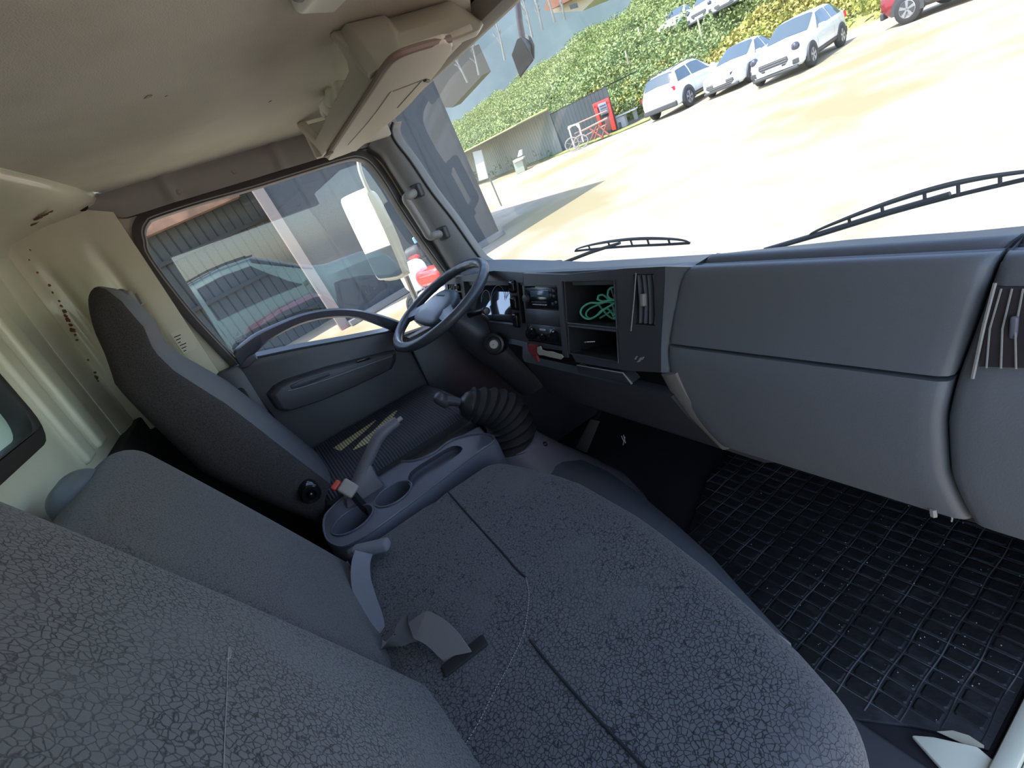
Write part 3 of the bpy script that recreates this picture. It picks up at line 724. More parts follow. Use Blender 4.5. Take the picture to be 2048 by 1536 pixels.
for p, q in zip(O_, I_):
    m1 = p.lerp(q, .5)
    rings.append([p + Vector((-.018, 0, 0)), p + Vector((.006, 0, 0)), p.lerp(q, .15) + Vector((.016, 0, 0)), q.lerp(p, .2) + Vector((.012, 0, 0)), q + Vector((0, 0, 0)), q + Vector((-.02, 0, 0))])
MB().loft(rings).build('arched_pull', mat('arch_plastic', (.055, .06, .075), .35), dd, ang=50)
MB().prism([U(a, b, x=-.832) for a, b in ((466, 706), (482, 690), (500, 700), (515, 718), (497, 735), (482, 738))], (-.02, 0, 0)).build('pull_mount', M['door'], dd, bevel=.006)
ar = [(542, 792), (556, 776), (577, 764), (655, 739), (780, 707), (792, 706), (792, 722), (784, 739), (714, 773), (640, 804), (577, 824), (560, 820)]
ar0 = [U(a, b, x=-.80) for a, b in ar]; ca = sum(ar0, Vector()) / len(ar0)
MB().loft([[ca + (p - ca) * 1.06 + Vector((-.055, 0, 0)) for p in ar0], [ca + (p - ca) * 1.02 + Vector((-.012, 0, 0)) for p in ar0], [ca + (p - ca) * .94 for p in ar0]]).build('armrest', M['door'], dd, bevel=.004)
MB().prism([U(a, b, x=-.797) for a, b in ((580, 772), (600, 762), (658, 745), (661, 751), (645, 758), (600, 775), (584, 779))], (-.01, 0, 0)).build('door_handle', M['bezel'], dd, bevel=.002)
MB().prism([U(a, b, x=-.797) for a, b in ((713, 722), (738, 714), (742, 717), (715, 726))], (-.01, 0, 0)).build('window_switch', M['gloss_black'], dd, bevel=.001)
MB().tube(cat_mull([U(a, b, x=-.795) for a, b in ((577, 782), (620, 770), (665, 755), (720, 735), (785, 712))], 4), .0022, 6).build('armrest_trim', mat('light_edge_trim', (.12, .12, .14), .35), dd)
struct(MB().box((-.90, .45, 0), (-.84, 1.2, .73)).build('trim_21', M['bezel'], bevel=.01))
struct(MB().prism([U(a, b, x=-.842) for a, b in ((786, 672), (800, 668), (850, 690), (850, 700), (800, 704), (792, 702))], (-.03, 0, 0)).build('trim_22', M['bezel'], bevel=.003))

# grab handle on the A-pillar
gh = thing('grab_handle', 'grey plastic grab handle bolted to the windscreen pillar', 'grab handle', tuple(U(850, 420, x=-.82)))
h0 = hit(834, 382, Tp, .0); h1 = hit(886, 466, Tp, .0)
nv_ = Vector((.62, -.78, 0)).normalized()
sh = Vector((-.035, -.02, 0))
e0 = UP(812, 398, h0 + nv_ * .04, nv_); e1 = UP(858, 472, h1 + nv_ * .04, nv_)
hp = [h0, h0.lerp(e0, .55) + nv_ * .01, e0 + nv_ * 0, e0.lerp(e1, .25), e0.lerp(e1, .75), e1, h1.lerp(e1, .55) + nv_ * .01, h1]
MB().tube(cat_mull(hp, 6), .014, 14).build('grip', M['trim'], gh)
for h in (h0, h1): MB().rbox(h, (.04, .03, .044), .008, 3, rot=Matrix.Rotation(.6, 3, 'Z')).build('mount', M['bezel'], gh)

# ================================================================== OVERHEAD SHELF AND VISOR
sh_ = thing('overhead_shelf', 'beige plastic overhead shelf hanging from the ceiling above the windscreen', 'shelf', (-.38, .5, 1.34))
SB = 1.335
yr_ = lambda x: lerp(.385, .415, (x + .045) / -.66)
prof = [(-.055, SB), (-.13, ZC), (-.15, ZC), (-.14, ZC - .02), (-.145, SB + .054), (-.165, SB + .043), (-.655, SB + .038), (-.672, SB + .05), (-.69, ZC), (-.722, ZC), (-.722, SB)]
MB().prism([(x, yr_(x) - (z - SB) * .25, z) for x, z in prof], (0, .022, 0)).build('rear_lip', M['shelf'], sh_, bevel=.007, seg=3)
MB().prism([(-.045, .385, SB), (-.722, .415, SB), (-.80, .55, SB)] + [tuple(U(a, b, z=SB)) for a, b in ((808, 212), (850, 165), (905, 108), (948, 62), (915, 76))], (0, 0, .012)).build('base', M['shelf'], sh_, bevel=.003)
tp_ = [U(a, b, z=ZC - .003) for a, b in ((672, 84), (676, 66), (690, 47), (768, 29), (778, 36), (896, 2), (905, 3), (962, 38), (966, 50))]
bt_ = [U(a, b, z=SB - .003) for a, b in ((735, 150), (748, 144), (760, 136), (800, 115), (812, 112), (900, 84), (915, 78), (952, 62), (960, 58))]
inn = Vector((-.03, .012, 0))
MB().loft([tp_ + [p + inn for p in tp_[::-1]], [p.lerp(q, .5) + Vector((.012, -.002, 0)) for p, q in zip(tp_, bt_)] + [p.lerp(q, .5) + inn for p, q in zip(tp_, bt_)][::-1], bt_ + [p + inn for p in bt_[::-1]]]).build('end_panel', M['shelf'], sh_, bevel=.003, ang=50)
MB().box((-.722, .40, SB), (-.70, .64, ZC - .01)).build('end_panel', M['shelf'], sh_, bevel=.006)
vis = thing('sun_visor', 'beige driver sun visor folded up under the overhead shelf', 'sun visor', (-.45, .55, 1.31))
VZ = 1.318
vp = [U(a, b, z=VZ) for a, b in ((904, 86), (850, 100), (800, 118), (775, 140), (745, 185), (700, 252), (657, 318), (672, 316), (718, 297), (760, 262), (808, 222), (855, 170), (895, 120))]
MB().prism(cat_mull(vp, 3, True), (0, 0, .014)).build('panel', M['visor'], vis, bevel=.004, seg=3)
MB().tube(cat_mull([p + Vector((0, 0, .006)) for p in vp[:7]], 4), .0055, 8).build('piping', mat('brown_edge_piping', (.2, .14, .12), .6), vis)
vl = MB()
vl.tube(cat_mull([U(a, b, z=VZ - .0006) for a, b in ((696, 290), (740, 240), (782, 183))], 4), .0008, 5)
vl.tube([U(785, 183, z=VZ - .0006), U(845, 160, z=VZ - .0006)], .0010, 5)
vl.tube([U(845, 160, z=VZ - .0006), U(795, 216, z=VZ - .0006)], .0007, 5)
vl.build('pocket_seam', M['trim'], vis)
p = U(853, 161, z=VZ - .001); MB().rbox(p, (.008, .022, .005), .002, 2, rot=Matrix.Rotation(.8, 3, 'Z')).build('clip', M['bezel'], vis)
MB().tube([U(650, 313, z=VZ), U(664, 304, z=VZ), U(668, 300, z=VZ + .01)], .0035, 8).build('pivot_rod', M['buckle'], vis)
MB().prism([U(a, b, z=SB - .002) for a, b in ((915, 80), (924, 88), (906, 102), (900, 96))], (0, 0, .008)).build('hinge_block', M['shelf'], vis, bevel=.002)
pa = MB(); 
for px, py, s_ in ((664, 212, .034), (672, 200, .028), (658, 222, .02), (688, 178, .018)):
    c_ = U(px, py, y=.43); pa.rbox((c_.x, .435, max(c_.z, SB + .035)), (s_ * 1.6, .05, s_ * 1.5), .01, 3, rot=Matrix.Rotation(random.uniform(-.6, .6), 3, 'Y') @ Matrix.Rotation(random.uniform(-.5, .5), 3, 'X'))
tag(pa.build('crumpled_paper', M['paper'], ang=20), 'crumpled cream paper stuffed in the overhead shelf', 'paper')
dl = thing('dome_lamp', 'small whitish dome lamp on the cloth ceiling, cut by the top edge', 'lamp', tuple(U(652, -6, z=ZC)))
p = U(655, -26, z=ZC - .008); MB().rbox(p, (.10, .07, .026), .011, 4, rot=Matrix.Rotation(.3, 3, 'Z')).build('lens', mat('frosted_lens', (.7, .72, .66), .3), dl)
p = U(632, -18, z=ZC - .006); MB().rbox(p, (.026, .075, .02), .007, 3, rot=Matrix.Rotation(.3, 3, 'Z')).build('bezel', M['trim'], dl)
cm = MB()
for px, py, r_ in ((296, 193, .006), (301, 192, .004), (540, 203, .0035), (332, 192, .002)):
    blob(cm, U(px, py, z=ZC - .0005), (0, 0, -1), r_, (1.4, .5))
struct(cm.build('trim_23', M['trim']))

# ================================================================== DASHBOARD
LN = .29; EN = np.array([0, -1., LN]); EN /= np.linalg.norm(EN); ENV = Vector(EN.tolist())
da = thing('dashboard', 'long grey truck dashboard with black centre stack under the windscreen', 'dashboard', (0, .8, .5))
def DP(px, py, d=0., y0=.64, z0=.885): return UP(px, py, np.array([0, y0, z0]) + EN * d, EN)
def PL(x, z, d=0., y0=.64, z0=.885): return Vector((x, y0 - (z0 - z) * LN, z)) + ENV * d
# top pad
def topf(u, v):
    x = lerp(-.86, .84, u)
    yf_ = interp([(-.86, .72), (-.78, .70), (-.70, .675), (-.30, .662), (-.24, .652), (.2, .652), (.26, .672), (.84, .672)], x)
    zf = interp([(-.86, .87), (-.72, .878), (-.5, .89), (-.3, .888), (.84, .888)], x)
    yb = ws(x, .80) - .004
    rb = interp([(-.85, 3.35), (-.7, 3.25), (-.33, 2.93), (.12, 2.91), (.39, 3.0), (.55, 2.99), (.84, 3.08)], x)
    if v < .1: t = v / .1; return (x, yf_ + .004 * t, 1.12 - yf_ / 2.70 - .028 * (1 - t))
    t = (v - .1) / .9; y = lerp(yf_ + .004, yb, t); q = lerp(2.70, rb, min(1, t * 1.02) ** .85) - .09 * math.exp(-((t - .12) / .07) ** 2)
    return (x, y, 1.12 - y / q + .004 * math.sin(min(1, t / .1) * math.pi / 1))
MB().grid(topf, 60, 40, (0, .0, -.006)).build('top_pad', M['dash'], da, ang=50)
# passenger pod
def pod(name, P, xl, xr, m, parent, n=24):
    Q = cat_mull([Vector((0, a, b)) for a, b in P], 5)
    def fn(u, v):
        i = v * (len(Q) - 1); k = min(int(i), len(Q) - 2); p = Q[k].lerp(Q[k + 1], i - k)
        a, b = interp(xl, p.z), interp(xr, p.z)
        e = [0, .004, .012, .03]; W = b - a
        uu = u * n
        x = a + (e[int(round(uu))] if uu < 3.5 else (W - e[int(round(n - uu))] if n - uu < 3.5 else lerp(.03, W - .03, (uu - 3) / (n - 6))))
        dd_ = min(x - a, b - x); s = .009 * math.exp(-dd_ / .004)
        return (x, p.y + s, p.z - (s * .3 if p.z > .87 else 0))
    return MB().grid(fn, n, len(Q) - 1, (0, .05, 0)).build(name, m, parent, ang=50)
up = [(.70, .858), (.668, .872), (.652, .8775), (.641, .873), (.633, .855), (.618, .80), (.602, .751)]
lw = [(.600, .745), (.590, .715), (.586, .66), (.588, .60), (.596, .556), (.604, .543), (.64, .53), (.70, .52)]
xl_ = [(.52, .30), (.546, .285), (.612, .250), (.66, .228), (.697, .2155), (.745, .216), (.80, .226), (.85, .242), (.875, .256), (.89, .275)]
xr_ = [(.52, .645), (.546, .640), (.62, .622), (.70, .618), (.75, .622), (.80, .630), (.89, .645)]
gbx = pod('glovebox_lid', up, xl_, xr_, M['dash'], da)
lwo = pod('lower_panel', lw, xl_, xr_, M['dash'], da)
xl2 = [(z, x + .0045) for z, x in xr_]; xr2 = [(.5, .80), (.9, .80)]
pod('end_panel', up[:-1] + [(.604, .76), (.590, .715), (.586, .66), (.588, .60), (.596, .556), (.604, .543), (.64, .53), (.70, .52)], xl2, xr2, M['dash'], da)
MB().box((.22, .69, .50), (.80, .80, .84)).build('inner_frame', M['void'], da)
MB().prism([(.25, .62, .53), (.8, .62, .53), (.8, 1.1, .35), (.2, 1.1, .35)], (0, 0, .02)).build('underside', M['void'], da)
# small hook ring under the lower panel
MB().tube([U(a, b, y=.597) for a, b in ((1866, 1018), (1868, 1032))] , .004, 6).tube(cat_mull([U(a, b, y=.60) for a, b in ((1872, 1018), (1884, 1016), (1897, 1023), (1904, 1035), (1903, 1043))], 4), .0012, 5).build('hook', M['trim'], da)
def rect(pts, y0=.64, z0=.885):
    q = [DP(a, b, 0, y0, z0) for a, b in pts]; return min((q[0].x + q[3].x) / 2, 9), (q[1].x + q[2].x) / 2, (q[2].z + q[3].z) / 2, (q[0].z + q[1].z) / 2
def quad(x0, x1, z0, z1, d=0., y0=.64, z0_=.885): return [PL(x0, z1, d, y0, z0_), PL(x1, z1, d, y0, z0_), PL(x1, z0, d, y0, z0_), PL(x0, z0, d, y0, z0_)]
def pbox(mb, x0, x1, z0, z1, d0, d1, y0=.64, z0_=.885):   # box standing on the leaning face
    return mb.loft([quad(x0, x1, z0, z1, d0, y0, z0_), quad(x0, x1, z0, z1, d1, y0, z0_)])
# --- centre stack
S_col = (-.262, -.100); 
r_radio = (-.256, -.106, .798, .848); r_blank = (-.256, -.106, .758, .796); r_hvac = (-.256, -.106, .715, .758)
cub_u = (-.076, .088, .770, .862); cub_l = (-.076, .088, .700, .763)
r_vent = rect([(1272, 549), (1314, 547), (1304, 655), (1264, 645)])
outer = [DP(a, b) for a, b in ((1047, 547), (1130, 549), (1250, 537), (1330, 533), (1328, 600), (1322, 680), (1322, 745), (1250, 741), (1152, 724), (1140, 703), (1055, 693), (1052, 640))]
hl = [quad(-.258, -.104, .713, .852), quad(*cub_u), quad(*cub_l), quad(*r_vent)]
MB().plate(outer, hl, -ENV * .03).build('centre_stack', M['bezel'], da, bevel=.0)
def cavity(mb, x0, x1, z0, z1, dep, **k):
    a = quad(x0, x1, z0, z1, -.001, **k); b = quad(x0 + .006, x1 - .006, z0 + .004, z1 - .004, -dep, **k)
    mb.loft([a, b], cap=False); mb.add(b, [[0, 1, 2, 3]]); return mb
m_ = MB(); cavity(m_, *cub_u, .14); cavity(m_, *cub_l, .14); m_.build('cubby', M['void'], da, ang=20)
rim = MB()
for r_ in (cub_u, cub_l): rim.tube(quad(*r_, .001), .0022, 6, closed=True)
pbox(rim, -.098, -.080, .69, .862, 0, .006)
rim.build('cubby_frame', M['bezel'], da)
rad = MB(); pbox(rad, *r_radio, -.02, -.002); ro = rad.build('radio', M['gloss_black'], da, bevel=.002)
m_ = MB(); pbox(m_, -.245, -.125, .843, .846, -.002, .0005); pbox(m_, -.222, -.145, .826, .841, -.003, .0012); m_.build('display', M['screen'], ro, bevel=.0005)
m_ = MB(); m_.lathe(PL(-.242, .822, -.002), EN, [(0, .011), (.010, .010), (.011, .0001)]); 
for k in range(7): pbox(m_, -.220 + k * .0095, -.213 + k * .0095, .812, .815, -.003, .0015)
for a, b in ((-.138, .838), (-.125, .838), (-.138, .828), (-.125, .826), (-.132, .808), (-.118, .812)): pbox(m_, a, a + .009, b, b + .006, -.003, .002)
m_.build('buttons', M['mirror_dark'], ro, bevel=.0005)
m_ = MB(); 
for k in range(6): pbox(m_, -.216 + k * .0105, -.210 + k * .0105, .8065, .8085, -.002, .001)
m_.build('button_print', M['print'], ro)
m_ = MB(); pbox(m_, *r_blank, -.02, -.001); m_.build('blank_panel', M['bezel'], da, bevel=.002)
m_ = MB(); pbox(m_, *r_hvac, -.02, -.002); hv = m_.build('heater_panel', M['black'], da, bevel=.002)
for a, b, r_ in ((-.230, .734, .015), (-.181, .727, .010), (-.132, .734, .015)):
    m_ = MB(); m_.lathe(PL(a, b, -.002), EN, [(0, r_), (.006, r_), (.007, r_ * .8), (.018, r_ * .72), (.019, .0001)]); pbox(m_, a - .002, a + .002, b, b + r_ * .7, .015, .019); m_.build('heater_knob', M['gloss_black'], hv)
m_ = MB(); pbox(m_, -.194, -.172, .745, .749, -.003, .0015); pbox(m_, -.150, -.146, .735, .75, -.003, .001); m_.build('heater_button', M['print'], hv)
m_ = MB()
for a, b, r_, s0 in ((-.230, .734, .019, 100), (-.132, .734, .019, 95)):
    MB().tube([PL(a + r_ * math.cos(math.radians(t)), b + r_ * math.sin(math.radians(t)), -.001) for t in range(s0, s0 + 80, 10)], .0008, 4).build('heater_scale', M['print'], hv)
def vent(rct, name, y0=.64, z0=.885, n=4, tabat=.45):
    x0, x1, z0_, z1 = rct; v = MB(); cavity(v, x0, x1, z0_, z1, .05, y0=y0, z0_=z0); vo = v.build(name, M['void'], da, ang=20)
    m_ = MB()
    for k in range(n):
        xa = lerp(x0, x1, (k + .5) / n)
        m_.grid(lambda u, v: PL(xa + .004 * math.sin(v * math.pi) * (1 if k % 2 else .6), lerp(z0_ + .002, z1 - .002, v), -.004 - .022 * u, y0, z0), 3, 10, (.0035, 0, 0))
    m_.build('louvre', M['dash'], vo, ang=50)
    m_ = MB(); xm, zm = lerp(x0, x1, tabat), (z0_ + z1) / 2; pbox(m_, xm - .004, xm + .004, zm - .011, zm + .011, -.006, .004, y0, z0); m_.build('vent_tab', M['trim'], vo, bevel=.001)
    return vo
vent(r_vent, 'air_vent')
MB().tube([DP(1272, 546, .002), DP(1268, 600, .003), DP(1262, 662, .003)], .0012, 5).build('vent_edge', M['trim'], da)
# scuff on the lower stack
m_ = MB()
for px, py, r_ in ((1272, 716, .004), (1280, 719, .006), (1286, 716, .004), (1277, 722, .003)): blob(m_, DP(px, py, .0005), EN, r_, (1.6, .5))
m_.build('scuff', M['trim'], da)
# cheek between stack and passenger pod
ck = []
for (a, b), (c_, d) in (((1330, 533), (1384, 534)), ((1330, 560), (1372, 560)), ((1328, 600), (1366, 600)), ((1324, 660), (1350, 655)), ((1322, 700), (1340, 695)), ((1322, 745), (1348, 745))):
    p = DP(a, b); q = DP(c_, d, -.012); ck.append([p, p.lerp(q, .5) + ENV * .002, q, q - ENV * .05, p - ENV * .05])
MB().loft(ck).build('cheek', M['pillar'] if False else M['dash'], da, ang=60)
ck = []
for (a, b), (c_, d) in (((1322, 748), (1350, 748)), ((1345, 790), (1372, 790)), ((1375, 830), (1400, 830)), ((1415, 872), (1437, 872)), ((1440, 895), (1458, 898))):
    y_ = interp([(740, .575), (800, .578), (900, .60)], b); p = U(a, b, y=y_ + .012); q = U(c_, d, y=y_ + .006); ck.append([p, p.lerp(q, .5) + Vector((0, -.006, 0)), q, q + Vector((0, .05, 0)), p + Vector((0, .05, 0))])
MB().loft(ck).build('cheek_lower', mat('cheek_taupe', (.17, .15, .135), .5), da, ang=60)
# lower centre dash, curving away to the floor
def lowf(u, v):
    x = lerp(-.87, interp([(0, .222), (.4, .26), (1, .34)], v), u)
    y = interp([(0, .575), (.15, .59), (.45, .62), (.75, .69), (1, .85)], v); z = interp([(0, .652), (.15, .60), (.45, .52), (.75, .45), (1, .36)], v)
    if x < -.30: y += .07 * min(1, (-.30 - x) / .1)
    return (x, y, z)
lo_ = MB().grid(lowf, 30, 20, (0, .03, 0)).build('lower_centre_panel', M['bezel'], da, ang=60)
m_ = MB(); fl = [U(a, b, y=.583) for a, b in ((1152, 731), (1240, 746), (1248, 752), (1263, 768), (1240, 766), (1160, 756))]
m_.prism(fl, (0, .03, 0)); fo = m_.build('ashtray', M['bezel'], da, bevel=.002)
MB().tube([U(1153, 730, y=.582), U(1246, 746, y=.582), U(1264, 768, y=.582)], [.001, .0016, .0025], 6).build('bright_edge', M['trim'], fo)
m_ = MB(); m_.prism([U(a, b, y=.57) for a, b in ((1055, 690), (1070, 693), (1072, 711), (1062, 709), (1056, 702))], (0, .01, 0)).prism([U(a, b, y=.572) for a, b in ((1062, 709), (1072, 712), (1077, 724), (1073, 724))], (0, .006, 0))
tag(m_.build('red_switch', mat('faded_red', (.22, .03, .03), .6)), 'small faded red switch tab under the radio column', 'switch')
m_ = MB(); pts = [(1074, 695), (1080, 693), (1083, 700), (1092, 703), (1104, 704), (1112, 707), (1122, 710), (1126, 715), (1122, 719), (1108, 716), (1098, 714), (1088, 711), (1078, 710), (1074, 704)]
m_.prism([U(a, b, y=.569) for a, b in pts], (0, .003, 0))
tag(m_.build('torn_label', mat('torn_label_paper', (.36, .34, .28), .8, bump=(200, .5, .002))), 'torn whitish label remnant below the heater panel', 'label')

# --- instrument side
Y2, Z2 = .665, .872
k2 = dict(y0=Y2, z0_=Z2)
def P2(x, z, d=0.): return PL(x, z, d, Y2, Z2)
g_r = (-.665, -.372, .735, .856)
sw = [(-.361, -.333, .822, .858), (-.363, -.331, .776, .816), (-.361, -.333, .728, .770)]
slot = (-.322, -.296, .742, .85)
ve = (-.800, -.742, .800, .848); s2 = [(-.722, -.694, .826, .850), (-.722, -.694, .798, .822)]
ou = [P2(-.27, .874), P2(-.45, .884), P2(-.62, .876), P2(-.70, .872), P2(-.82, .862), P2(-.83, .785), P2(-.74, .72), P2(-.60, .70), P2(-.27, .69)]
MB().plate(ou, [quad(*g_r, 0, Y2, Z2), quad(*slot, 0, Y2, Z2), quad(*ve, 0, Y2, Z2)] + [quad(*s, 0, Y2, Z2) for s in sw + s2], -ENV * .02).build('instrument_bezel', M['bezel'], da)
m_ = MB(); cavity(m_, *slot, .03, **k2); m_.build('slot', M['void'], da, ang=20)
gh_ = MB(); cavity(gh_, *g_r, .075, **k2); gh_.build('gauge_hood', M['black'], da, ang=20)
gx = MB(); gx.loft([[P2(-.66, .85, -.065), P2(-.376, .85, -.06), P2(-.376, .738, -.02), P2(-.66, .738, -.02)], [P2(-.66, .85, -.07), P2(-.376, .85, -.065), P2(-.376, .738, -.025), P2(-.66, .738, -.025)]]); go = gx.build('gauge_lens', M['gauge'], da)
m_ = MB()
for cx_, r_ in ((-.43, .038), (-.52, .045), (-.60, .03)):
    c_ = P2(cx_, .795, -.041); m_.tube([c_ + Vector((math.cos(t / 16 * math.pi), 0, 0)) * r_ + Vector((0, .45, .89)) * math.sin(t / 16 * math.pi) * r_ for t in range(-3, 20)], .0009, 5)
m_.build('gauge_ring', M['print'], go)
for s in sw + s2:
    m_ = MB(); m_.rbox(P2((s[0] + s[1]) / 2, (s[2] + s[3]) / 2, .0), (s[1] - s[0] - .003, .022, s[3] - s[2] - .003), .006, 3, rot=Matrix.Rotation(-math.atan(LN), 3, 'X')); m_.build('rocker_switch', M['gloss_black'], da)
vent(ve, 'air_vent', Y2, Z2, 4)
# right hand vent
vr = (.646, .73, .742, .838)
x0, x1, z0_, z1 = vr
m_ = MB()
a = [U(px, py, y=yy) for px, py, yy in ((1992, 575, .628), (2085, 575, .628), (2085, 737, .600), (1958, 733, .600))]
m_.loft([a, [p + Vector((0, .012, 0)) for p in a]]); vo = m_.build('air_vent', mat('brown_black_vent', (.02, .012, .014), .6), da)
m_ = MB()
for k in range(4):
    p = a[0].lerp(a[1], (k + .6) / 4.2) + Vector((0, -.003, 0)); q = a[3].lerp(a[2], (k + .6) / 4.2) + Vector((0, -.003, 0)); m_.tube([p, p.lerp(q, .5) + Vector((-.003, 0, 0)), q], .0009, 5)
m_.build('louvre', M['trim'], vo)
p = a[0].lerp(a[2], .45); MB().rbox(U(2028, 655, y=.612), (.006, .006, .024), .002, 2).build('vent_tab', M['console'], vo)
MB().tube([U(1990, 566, y=.628), U(1968, 650, y=.612), U(1945, 757, y=.597)], .0018, 6).build('vent_edge', M['trim'], da)
# kick area and pedals
pd = thing('accelerator_pedal', 'worn metal accelerator pedal in the dark footwell', 'pedal', tuple(U(1165, 900, z=.08)))
MB().loft([[U(1150, 897, y=.86), U(1174, 906, y=.86), U(1174, 906, y=.87), U(1150, 897, y=.87)], [U(1181, 838, y=.93), U(1200, 842, y=.93), U(1200, 842, y=.94), U(1181, 838, y=.94)]]).build('pad', mat('worn_pedal', (.12, .11, .10), .5), pd, bevel=.003)
MB().tube([U(1190, 842, y=.94), U(1215, 790, y=1.0), U(1230, 760, y=1.05)], .008, 8).build('arm', M['black'], pd)
wr = MB()
for a, b in (((1243, 872), (1248, 884)), ((1247, 870), (1251, 886)), ((1250, 874), (1246, 890))): wr.tube([U(*a, y=.80), U(*b, y=.80)], .0014, 5)
tag(wr.build('cable_tie', M['print']), 'few pale cable ends hanging below the centre dash', 'cable')

# --- steering
st_ = thing('steering_wheel', 'grey two-spoke steering wheel with shiny worn rim', 'steering wheel', (-.555, .51, .84))
WC = Vector((-.60, .528, .838)); ta = math.radians(22); EW = Vector((0, math.cos(ta), math.sin(ta))); EWN = Vector((0, -math.sin(ta), math.cos(ta))); EX = Vector((1, 0, 0))
def W(r, t, h=0.): return WC + EX * (r * math.cos(t)) + EW * (r * math.sin(t)) + EWN * h
MB().tube([W(.180, k * math.pi / 48, 0) for k in range(96)], [.0155 + .0009 * (1 if (math.pi * .1 < k * math.pi / 48 < math.pi * .9) and k % 3 == 0 else 0) for k in range(96)], 16, closed=True).build('rim', mat('worn_rim_leather', (.045, .05, .06), .32), st_, ang=80)
hubm = mat('hub_plastic', (.07, .085, .11), .42, bump=(300, .15, .001))
rings = []
for h, s in ((-.035, .7), (-.02, .92), (-.002, 1.), (.008, .92), (.013, .7), (.015, .3)):
    rings.append([WC + EX * (.105 * s * abs(math.cos(t)) ** .7 * (1 if math.cos(t) > 0 else -1)) + EW * ((.072 * s * abs(math.sin(t)) ** .8 * (1 if math.sin(t) > 0 else -1)) - .012 + .02 * math.cos(t) ** 2 * -1) + EWN * h for t in [k * math.pi / 20 for k in range(40)]])
hb_ = MB().loft(rings).build('hub', hubm, st_, ang=70)
for sgn in (1, -1):
    t0 = math.radians(-18) if sgn > 0 else math.radians(198)
    rings = []
    for r_, wd, h in ((.07, .034, .0), (.11, .026, -.001), (.15, .022, -.004), (.175, .030, -.002)):
        rings.append([W(r_, t0 + sgn * wd / r_ * 1., h + .010 * .6), W(r_, t0, h + .010), W(r_, t0 - sgn * wd / r_, h + .006), W(r_, t0 - sgn * wd / r_, h - .010), W(r_, t0 + sgn * wd / r_, h - .010)])
    MB().loft(rings).build('spoke', hubm, st_, ang=60)
em = MB()
for k in range(5): em.box(tuple(WC + EX * (-.028 + k * .012) + EW * .022 + EWN * .0145 - Vector((.004, .003, .001))), tuple(WC + EX * (-.028 + k * .012) + EW * .022 + EWN * .0145 + Vector((.004, .003, .002))))
em.build('emblem', M['dash'], hb_, bevel=.0008)
sc_ = thing('steering_column', 'dark steering column shroud with round key barrel', 'steering column', (-.55, .6, .6))
rings = []
for t, rx, ry in ((0, .035, .035), (.12, .055, .05), (.3, .068, .065), (.6, .08, .075), (1., .09, .09)):
    c_ = WC - EWN * .03 + (Vector((-.56, .73, .50)) - WC) * t
    rings.append([c_ + EX * rx * math.cos(k * math.pi / 12) + EW * ry * math.sin(k * math.pi / 12) for k in range(24)])
MB().loft(rings).build('shroud', M['bezel'], sc_, ang=60)
kp = U(987, 689, x=-.43); kn_ = Vector((.75, -.6, .28)).normalized()
MB().lathe(kp - kn_ * .03, kn_, [(-.03, .034), (.018, .033), (.024, .030), (.026, .024), (.022, .020), (.022, .0001)]).build('barrel_collar', M['black'], sc_)
kb = MB().lathe(kp - kn_ * .006, kn_, [(-.004, .0135), (.002, .0135), (.0035, .012), (.0035, .0001)]).build('key_barrel', M['keymetal'], sc_)
MB().rbox(kp - kn_ * .002, (.0015, .007, .0015), .0006, 2).build('key_slot', M['void'], kb)
s_ = U(972, 622, x=-.40)
MB().tube([Vector((-.49, .56, .79)), s_ - Vector((.02, 0, 0))], [.009, .007], 10).lathe(s_, (1, -.25, .1), [(-.022, .007), (-.02, .0105), (.004, .0115), (.006, .009), (.008, .0085), (.009, .0001)], 20).build('wiper_stalk', M['black'], sc_)

# ropes and bits in the cubby
ro = MB()
def cz(px, py, d=-.03): return DP(px, py, d)
loops = [[(1247, 602), (1225, 600), (1200, 606), (1180, 606), (1166, 614), (1161, 625), (1168, 635), (1180, 638), (1195, 630), (1208, 619), (1225, 609), (1247, 598)],
         [(1247, 609), (1215, 604), (1190, 612), (1176, 620), (1172, 630), (1180, 637), (1192, 632), (1202, 622), (1212, 617), (1221, 622), (1230, 637), (1228, 624), (1236, 612), (1247, 606)],
         [(1200, 636), (1210, 630), (1228, 618), (1240, 607), (1247, 610)],
         [(1216, 585), (1216, 592), (1222, 598), (1235, 601), (1238, 588), (1233, 576), (1224, 575), (1217, 580), (1216, 586)],
         [(1196, 600), (1197, 592), (1206, 590), (1216, 598), (1226, 612), (1230, 630)],
         [(1195, 606), (1206, 620), (1220, 634), (1232, 638), (1247, 628)], [(1247, 622), (1232, 628), (1228, 636), (1247, 636)],
         [(1194, 598), (1204, 602), (1222, 600), (1238, 594), (1247, 590)]]
for i, l_ in enumerate(loops): ro.tube(cat_mull([cz(a, b, -.02 - .010 * (i % 3)) for a, b in l_], 5), .0022, 7)
tag(ro.build('green_rope', M['rope']), 'tangled green rope lying in the upper dash cubby', 'rope')
cl = MB()
cl.tube([cz(1223, 578, -.05), cz(1228, 596, -.05), cz(1233, 577, -.05)], .0022, 6).tube([cz(1241, 596, -.05), cz(1241, 578, -.05), cz(1250, 596, -.05)], .0022, 6)
tag(cl.build('pale_lettering', M['print']), 'pale letters V and N on a wrapper behind the green rope', 'lettering')
scw = MB(); scw.tube([cz(1170, 684, -.04), cz(1190, 683, -.06)], .001, 5).rbox(cz(1171, 684, -.04), (.006, .006, .004), .0015, 2)
tag(scw.build('screw', M['keymetal']), 'thin steel screw lying in the lower dash cubby', 'screw')

